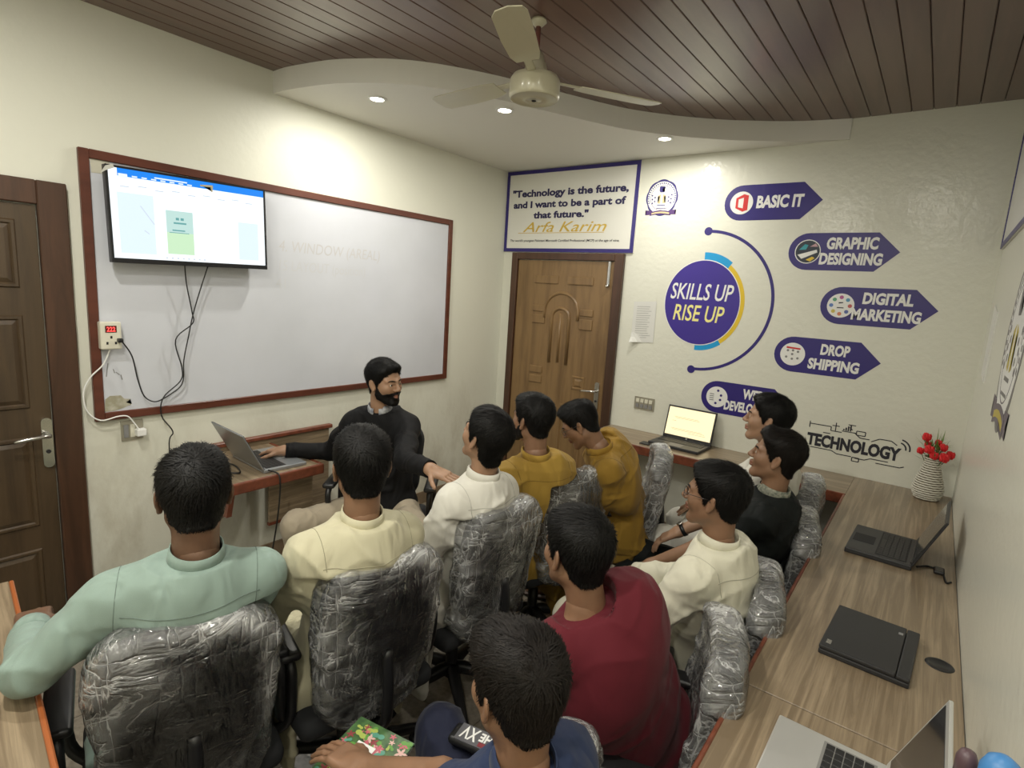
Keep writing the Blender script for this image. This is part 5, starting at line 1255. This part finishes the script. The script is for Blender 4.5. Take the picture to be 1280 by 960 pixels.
    if cfg.get('armseam', True):
        for sg, (S, e, w) in ((-1, arms['L']), (1, arms['R'])):
            ax = TR*sg; c0 = S-ax*.012; pts = []
            u = TF; v = sp
            for k in range(28):
                a = 2*math.pi*k/28; d_ = u*math.cos(a)+v*math.sin(a)
                if d_.dot(-v) > .85: continue
                r_ = bvh.ray_cast(c0+d_*.25, -d_)
                if r_[0] is not None and (r_[0]-c0).length < .12: pts.append((a, r_[0]+d_*.0003))
            seg = []
            for k, (a, p) in enumerate(pts):
                if seg and (p-seg[-1]).length > .06:
                    if len(seg) > 3: tube('seam', seg, .0010, seam, t, 5)
                    seg = []
                seg.append(p)
            if len(seg) > 3: tube('seam', seg, .0010, seam, t, 5)
    if cfg.get('watch'):
        S, e, w = arms[cfg['watch']]; ax = (w-e).normalized(); c0 = w.lerp(e, .10)
        tmp = Matrix.Translation(c0)@ax.to_track_quat('Z', 'Y').to_matrix().to_4x4()
        lathe_obj('watch_strap', [(.029, -.009), (.0325, -.009), (.0325, .009), (.029, .009), (.029, -.009)], M_BLACK, t, 24, (0, 0, 0), tmp)
        up_ = (Vector((0, 0, 1))-ax*ax.z).normalized(); q_ = Matrix.Translation(c0+up_*.031)@up_.to_track_quat('Z', 'Y').to_matrix().to_4x4()
        lathe_obj('watch_dial', [(0, 0), (.017, 0), (.017, .006), (.014, .0075), (0, .0075)], M_METAL, t, 20, (0, 0, 0), q_)
    # cuffs
    if not short:
        for sd in 'LR':
            S, e, w = arms[sd]; ax = (w-e).normalized(); c0 = w.lerp(e, .04)
            tmp = Matrix.Translation(c0)@ax.to_track_quat('Z', 'Y').to_matrix().to_4x4(); r0 = .043*s*slw
            lathe_obj('cuff', [(r0-.006, -.045), (r0-.001, -.045), (r0-.002, .004), (r0-.005, .006), (r0-.008, .002)], cm, t, 24, (0, 0, 0), tmp)
    # ---- trousers
    pmt = cfg.get('pants', cm); f = Field((lo.x, lo.y, 0), (hi.x, hi.y, hip.z+.22), .0095); lw = cfg.get('legw', 1.)
    f.ell(hip, (.165*s, .135*s, .12*s), Rm, k=.03)
    for sd in 'LR':
        hj, kn, an = legs[sd]; f.cone(hj, kn, .098*s, .078*s*lw, k=.06); f.cone(kn, an+UP*.03, .078*s*lw, .060*s*lw, k=.03)
    X, Y, Z = f.grid(); f.A = np.maximum(f.A, .085-Z+0*X).astype(np.float32)
    V, F = f.mesh(); V = relax(V, F, 1, .5); Nn = vnormals(V, F); V = folds(V, Nn, [(Fd+UP*.3, 36, .6), (UP+Rt*.4, 34, .6)], seed+5, .010)
    mesh_obj('trousers', V, F, pmt, t, True)
    for sd in 'LR':
        hj, kn, an = legs[sd]; tf = (Fd+Rt*(.25 if sd == 'R' else -.25)).normalized(); aa = math.atan2(-tf.x, tf.y)
        f = Field((an.x-.25, an.y-.25, 0), (an.x+.25, an.y+.25, .12), .008); Rf = np.array([[math.cos(aa), -math.sin(aa), 0], [math.sin(aa), math.cos(aa), 0], [0, 0, 1]])
        c = an+tf*.055; 
        f.ell((c.x, c.y, .012), (.050*s, .140*s, .016), Rf, k=.01)
        if cfg.get('shoes'): f.ell((c.x+tf.x*.03, c.y+tf.y*.03, .035), (.045*s, .11*s, .045), Rf, k=.02); f.ell((an.x, an.y, .05), (.042, .05, .06), Rf, k=.02)
        else:
            c2 = an+tf*.10; f.ell((c2.x, c2.y, .035), (.046*s, .030*s, .038), Rf, k=.006)
        f.A = np.maximum(f.A, (.001-f.grid()[2])+0*f.grid()[0]).astype(np.float32)
        V, F = f.mesh(); mesh_obj('shoe' if cfg.get('shoes') else 'sandal', V, F, cfg.get('shoemat', M_SHOE), t, True)
    cfg['_'] = dict(arms=arms, legs=legs, nb=nb, sp=sp, TF=TF, TR=TR, bvh=bvh, Mh=Mh, t=t, Fd=Fd, Rt=Rt)
    for k in t.children: k.location = t_inv
    return t
def fixc(t, o):  # parent an object built in world coordinates to a person
    o.parent = t; o.location = (-t.location.x, -t.location.y, 0); return o

# ------------------------------------------------------------------ who sits where
SK1 = skin_mat('skin_brown', (.25, .137, .080)); SK2 = skin_mat('skin_tan', (.36, .212, .132)); SK3 = skin_mat('skin_dark', (.15, .080, .048))
for s_, c in ((SK1, (.30, .14, .09)), (SK2, (.40, .18, .13)), (SK3, (.2, .09, .06))): s_.diffuse_color = c+(1,)
def cl_(n, c, **k): m = cloth(n, c, **k); m.diffuse_color = tuple(c)+(1,); return m
C_MINT = cl_('mint_cotton', (.235, .315, .278)); C_CREAM = cl_('cream_cotton', (.52, .49, .345)); C_WHITE = cl_('white_cotton', (.66, .645, .58)); C_MUST = cl_('mustard_cotton', (.36, .225, .04)); C_BLK = cl_('black_cotton', (.005, .005, .006), sheen=0)
C_DKGRN = cl_('dark_green_black_cotton', (.006, .008, .008), sheen=0); C_MAR = cl_('maroon_jersey', (.105, .008, .016), crumple=.005); C_NAVY = cl_('navy_cotton', (.022, .035, .085)); C_BEIGE = cl_('beige_twill', (.42, .36, .27)); C_IVORY = cl_('ivory_cotton', (.64, .62, .50))
C_NPANT = cl_('navy_twill', (.012, .015, .035)); C_EMB = mat('embroidered_band', (.30, .30, .24), .8, noise_scale=90, col2=(.08, .1, .08), bump=.8, bscale=300); C_STRIPE = mat('grey_collar_lining', (.45, .46, .48), .7, noise_scale=60, col2=(.15, .16, .2))
V3 = Vector
P = []
P.append(dict(seed=1, label='person in a mint green kameez seen from behind, left elbow on the near desk', head=(1.721, -3.351, 1.213), hip=(1.585, -3.345, .50), yaw=66, head_yaw=70, pitch=-4, skin=SK3, cloth=C_MINT, elbowL=(1.60, -3.67, .83), handL=(1.38, -3.62, .81), shL=(-.01, -.02, .0), handR=(1.30, -3.10, .60), face=False, hair=dict(ts=.008, tt=.020, quiff=.008, tb=.012), flaps=[(.20, .05, .36, .014, .16, .17, 0), (-.20, .05, .36, .014, .16, .16, 0)], shw=.18))
P.append(dict(seed=2, label='person in a pale cream kameez seen from behind, in front of the teacher', head=(1.824, -2.918, 1.214), hip=(1.70, -2.89, .49), yaw=76, head_yaw=62, pitch=-2, skin=SK1, cloth=C_CREAM, elbowL=(1.62, -3.10, .73), handL=(1.40, -3.02, .60), handR=(1.42, -2.66, .60), face=False, hair=dict(ts=.010, tt=.024, tb=.014), flaps=[(-.19, .0, .36, .014, .17, .17, 0), (.19, .02, .38, .014, .14, .15, 0)], girth=1.02, shw=.175))
P.append(dict(seed=3, label='person in a white kameez with long hair, head tilted back towards the teacher', head=(1.848, -2.366, 1.217), hip=(1.70, -2.34, .49), yaw=82, head_yaw=88, pitch=14, skin=SK2, cloth=C_WHITE, elbowL=(1.74, -2.55, .75), handL=(1.50, -2.46, .62), handR=(1.42, -2.15, .6), hs=.93, hair=dict(ts=.014, tt=.020, tb=.022, nape=-.10, quiff=.004, slen=1.5, strands=4600), flaps=[(.19, -.02, .34, .014, .13, .19, 0), (-.17, -.06, .33, .014, .12, .22, 0)], shw=.15, girth=.9, scale=.98))
P.append(dict(seed=4, label='bearded person in a mustard kameez turned towards the teacher', head=(1.81, -2.012, 1.222), hip=(1.72, -1.84, .49), yaw=72, head_yaw=84, pitch=0, skin=SK1, cloth=C_MUST, handR=(1.45, -1.62, .60), beard=.0045, hs=.88, hair=dict(ts=.011, tt=.024, quiff=.014), flaps=[(.19, .0, .36, .014, .14, .16, 0)], shw=.165, girth=.95))
P.append(dict(seed=5, label='person in a darker mustard kameez and spectacles bending down, looking at the lap', head=(1.825, -1.622, 1.14), hip=(1.95, -1.24, .49), yaw=128, head_yaw=112, pitch=-34, skin=SK1, cloth=cl_('ochre_cotton', (.29, .17, .025)), glasses=True, hs=.9, hair=dict(ts=.006, tt=.030, quiff=.016, tb=.010), hump=.03, bend=.05, handL=(1.72, -1.55, .84), poleL=V3((0, .3, -1)), handR=(1.62, -1.38, .72), fdist=.36, girth=.9, shw=.16, scale=.97))
P.append(dict(seed=6, label='person in white with combed-back hair, farthest of the right row', head=(2.562, -1.127, 1.235), hip=(2.53, -.95, .49), yaw=95, head_yaw=98, pitch=3, skin=SK2, cloth=C_WHITE, hair=dict(ts=.009, tt=.024, quiff=.018, part=-.3), elbowL=(2.48, -1.32, .80), handL=(2.26, -1.40, .64), handR=(2.15, -.85, .6), watch='L', scale=.98, short=.85, armseam=False))
P.append(dict(seed=7, label='person in a black kameez with an embroidered collar, short faded hair, in the right row', head=(2.684, -1.472, 1.149), hip=(2.53, -1.40, .43), yaw=92, head_yaw=97, pitch=8, skin=SK1, cloth=C_DKGRN, hair=dict(ts=.004, tt=.030, quiff=.020, tb=.010), hairmat=M_HAIRB, collar_mat=C_EMB, collar_h=.036, handL=(2.28, -1.70, .60), poleL=V3((.4, -.6, -.5)), handR=(2.40, -1.22, .54), scale=.95, short=.8, armseam=False, footL=(1.98, -1.62, 0), footR=(2.0, -1.38, 0)))
P.append(dict(seed=8, label='person in an ivory kameez with spectacles in the right row beside the desk', head=(2.632, -2.10, 1.13), hip=(2.57, -2.0, .42), yaw=84, head_yaw=92, pitch=0, skin=SK1, cloth=C_IVORY, glasses=True, hair=dict(ts=.013, tt=.028, quiff=.014, tb=.016), elbowL=(2.53, -2.28, .70), handL=(2.32, -2.16, .56), handR=(2.26, -1.80, .6), hs=.93, scale=.98))
P.append(dict(seed=9, label='person in a plain maroon round-neck shirt seen from behind in the right row', head=(2.457, -2.697, 1.086), hip=(2.60, -2.48, .41), yaw=72, head_yaw=72, pitch=-2, skin=SK1, cloth=C_MAR, pants=C_NPANT, top='shirt', collar=False, yoke=False, armseam=False, fold=.005, crease=.004, hump=.02, bend=.045, hair=dict(ts=.009, tt=.026, quiff=.012), shw=.175, scale=.98))
P.append(dict(seed=10, label='person in a navy short-sleeved shirt holding a flowered notebook, nearest the viewer', hs=.95, head=(2.636, -3.203, 1.068), hip=(2.48, -3.10, .38), yaw=76, head_yaw=76, pitch=-6, skin=SK1, cloth=C_NAVY, pants=C_NPANT, top='shirt', short=.5, armseam=False, yoke=False, fold=.007, hair=dict(ts=.010, tt=.030, quiff=.012, tb=.016, strands=9000), hairmat=M_HAIRB, elbowL=(2.46, -3.19, .755), handL=(2.235, -3.235, .665), handR=(2.40, -2.86, .53), shw=.16, scale=.92, hands=dict(L=dict(fwd=(-.9, -.1, -.06), nrm=(0, .1, 1), curl=.28))))
P.append(dict(seed=11, label='bearded teacher in a black shirt and beige trousers reaching over the wall desk', head=(.873, -2.04, 1.245), hip=(.80, -1.95, .50), yaw=-148, head_yaw=-86, pitch=-3, roll=3, skin=SK2, cloth=C_BLK, pants=C_BEIGE, top='shirt', beard=.0048, hair=dict(ts=.009, tt=.022, quiff=.016, front=.068), handR=(.38, -2.32, .815), poleR=V3((-.3, .3, -.5)), elbowL=(1.17, -2.15, .91), handL=(1.32, -2.19, .93), collar_mat=C_STRIPE, yoke=False, shoes=True, shoemat=M_BLACKM, fold=.007, hands=dict(R=dict(fwd=(-.85, -.35, -.12), nrm=(0, 0, 1), curl=[.35, .35, .4, .45]), L=dict(fwd=(.80, .20, -.16), nrm=(-.1, -.1, .95), curl=.06, spread=.5, thumb=1.0)), kspread=.5, footR=(.66, -2.38, 0), footL=(1.22, -2.12, 0)))
CHS = [(1.575, -3.345, 74, 0), (1.68, -2.862, 80, 0), (1.67, -2.3, 86, 0), (1.67, -1.69, 76, 0), (1.82, -1.2, 116, 0), (2.5, -0.86, 97, -0.05), (2.56, -1.33, 104, -0.09), (2.565, -2.05, 106, -0.09), (2.56, -2.50, 109, -0.09), (2.43, -3.14, 103, -0.13), (0.8, -1.97, -140, 0)]
for p_, c_ in zip(P, CHS): p_['chair'] = c_
PP = [person(p) for p in P]

chair(1.575, -3.345, 74, 'office chair in crinkled plastic wrap behind the person in mint green', 0, base_rot=20, dz=-.02)
chair(1.68, -2.862, 80, 'office chair in crinkled plastic wrap behind the person in pale cream', 1, base_rot=45, dz=0)
chair(1.67, -2.3, 86, 'office chair in crinkled plastic wrap behind the white-clad person with long hair', 2, base_rot=5, dz=0)
chair(1.67, -1.69, 76, 'office chair in crinkled plastic wrap behind the bearded person in mustard', 3, base_rot=30, dz=0)
chair(1.82, -1.2, 116, 'office chair in crinkled plastic wrap behind the bending person, close to the far desk', 2, base_rot=10, dz=0)
chair(2.5, -0.86, 97, 'plastic-wrapped office chair farthest along the right desk', 2, dz=-0.05)
chair(2.56, -1.33, 104, 'plastic-wrapped office chair behind the person with the embroidered collar', 3, base_rot=30, dz=-0.09)
chair(2.565, -2.05, 106, 'plastic-wrapped office chair behind the ivory-clad person with spectacles', 3, base_rot=50, dz=-0.09)
chair(2.56, -2.50, 109, 'plastic-wrapped office chair behind the person in maroon', 2, base_rot=12, dz=-0.09)
chair(2.43, -3.14, 103, 'plastic-wrapped office chair behind the person in navy at the bottom edge', 2, base_rot=33, dz=-0.13)
t = chair(0.8, -1.97, -140, 'black office chair without wrap under the teacher', 0, False, 20)

# notebook on the lap
nb_ = empty('flowered_notebook', (2.19, -3.20, .605), math.radians(14), 'notebook with a flowered green and pink cover under the navy-clad person hand', 'notebook', rot=(0, math.radians(4), math.radians(14)))
M_COVER = mat('floral_cover', (.08, .17, .06), .35, noise_scale=40, col2=(.03, .07, .03))
box('pages', (-.082, -.118, 0), (.082, .118, .012), M_WHITE, nb_, .001); box('cover', (-.085, -.12, .012), (.085, .12, .015), M_COVER, nb_, .001)
rs_ = random.Random(5); fc_ = [mat('flower_pink', (.50, .12, .16), .4), mat('flower_pale', (.65, .42, .38), .4), mat('leaf_green', (.12, .30, .06), .4), mat('leaf_lime', (.36, .44, .10), .4), mat('leaf_teal', (.10, .30, .22), .4), mat('flower_wine', (.26, .05, .06), .4)]
for k in range(95):
    x, y = rs_.uniform(-.072, .072), rs_.uniform(-.108, .108); r = rs_.uniform(.009, .018); c = fc_[k % 6]; z = .0152+k*.00001
    n_ = 5 if k % 6 in (0, 1, 5) else 2; bm = bmesh.new(); a0 = rs_.random()*6
    vs_ = [bm.verts.new((x+r*(.65+.35*math.cos(n_*a))*math.cos(a+a0), y+r*(.65+.35*math.cos(n_*a))*math.sin(a+a0), z)) for a in [2*math.pi*i/20 for i in range(20)]]
    bm.faces.new(vs_); bm_obj('printed_flower' if n_ == 5 else 'printed_leaf', bm, c, nb_)
box('name_label', (-.04, .03, .0162), (.012, .055, .0165), M_WHITE, nb_)

# printed sticker on the armrest
for o_ in bpy.data.objects:
    if o_.name.startswith('office_chair') and 'bottom edge' in o_.get('label', ''):
        st_ = box('sticker', (.240, -.02, .5495), (.300, .12, .5530), mat('sticker_grey', (.10, .10, .11), .5), o_)
        WMs = lambda u, v, e: (.27-v, u, e)
        text('sticker_text', 'THE', WMs, .0, -.02, .055, .03, .5540, M_WHITE, o_, bold=.04); text('sticker_text', 'XV', WMs, .06, -.025, .05, .045, .5540, M_WHITE, o_, bold=.02)
        prism('sticker_patch', [(.0, .012), (.05, .012), (.05, .026), (.0, .026)], WMs, .5528, .5536, M_RED if False else mat('sticker_maroon', (.2, .02, .03), .5), o_)
M_BLUEP = mat('blue_plastic', (.06, .22, .50), .4)
bo = empty('slim_bottle', (3.314, -2.908, .7605), 0, 'slim pale bottle with a round blue cap standing against the right wall', 'bottle')
lathe_obj('body', [(0, 0), (.024, 0), (.026, .006), (.026, .29), (.022, .31), (0, .31)], mat('bottle_body', (.45, .46, .46), .35), bo, 24)
lathe_obj('cap', [(0, .31), (.024, .31), (.0265, .32), (.0262, .350), (.020, .366), (.010, .374), (0, .376)], M_BLUEP, bo, 24)
bo = empty('marker_bottle', (3.279, -2.872, .7605), 0, 'thin brown capped tube standing beside the blue-capped bottle', 'bottle')
lathe_obj('body', [(0, 0), (.012, 0), (.013, .006), (.013, .29), (0, .29)], mat('tube_body', (.30, .27, .26), .4), bo, 20)
lathe_obj('cap', [(0, .29), (.0145, .29), (.0145, .325), (.010, .337), (0, .341)], mat('brown_plastic', (.10, .06, .07), .4), bo, 20)
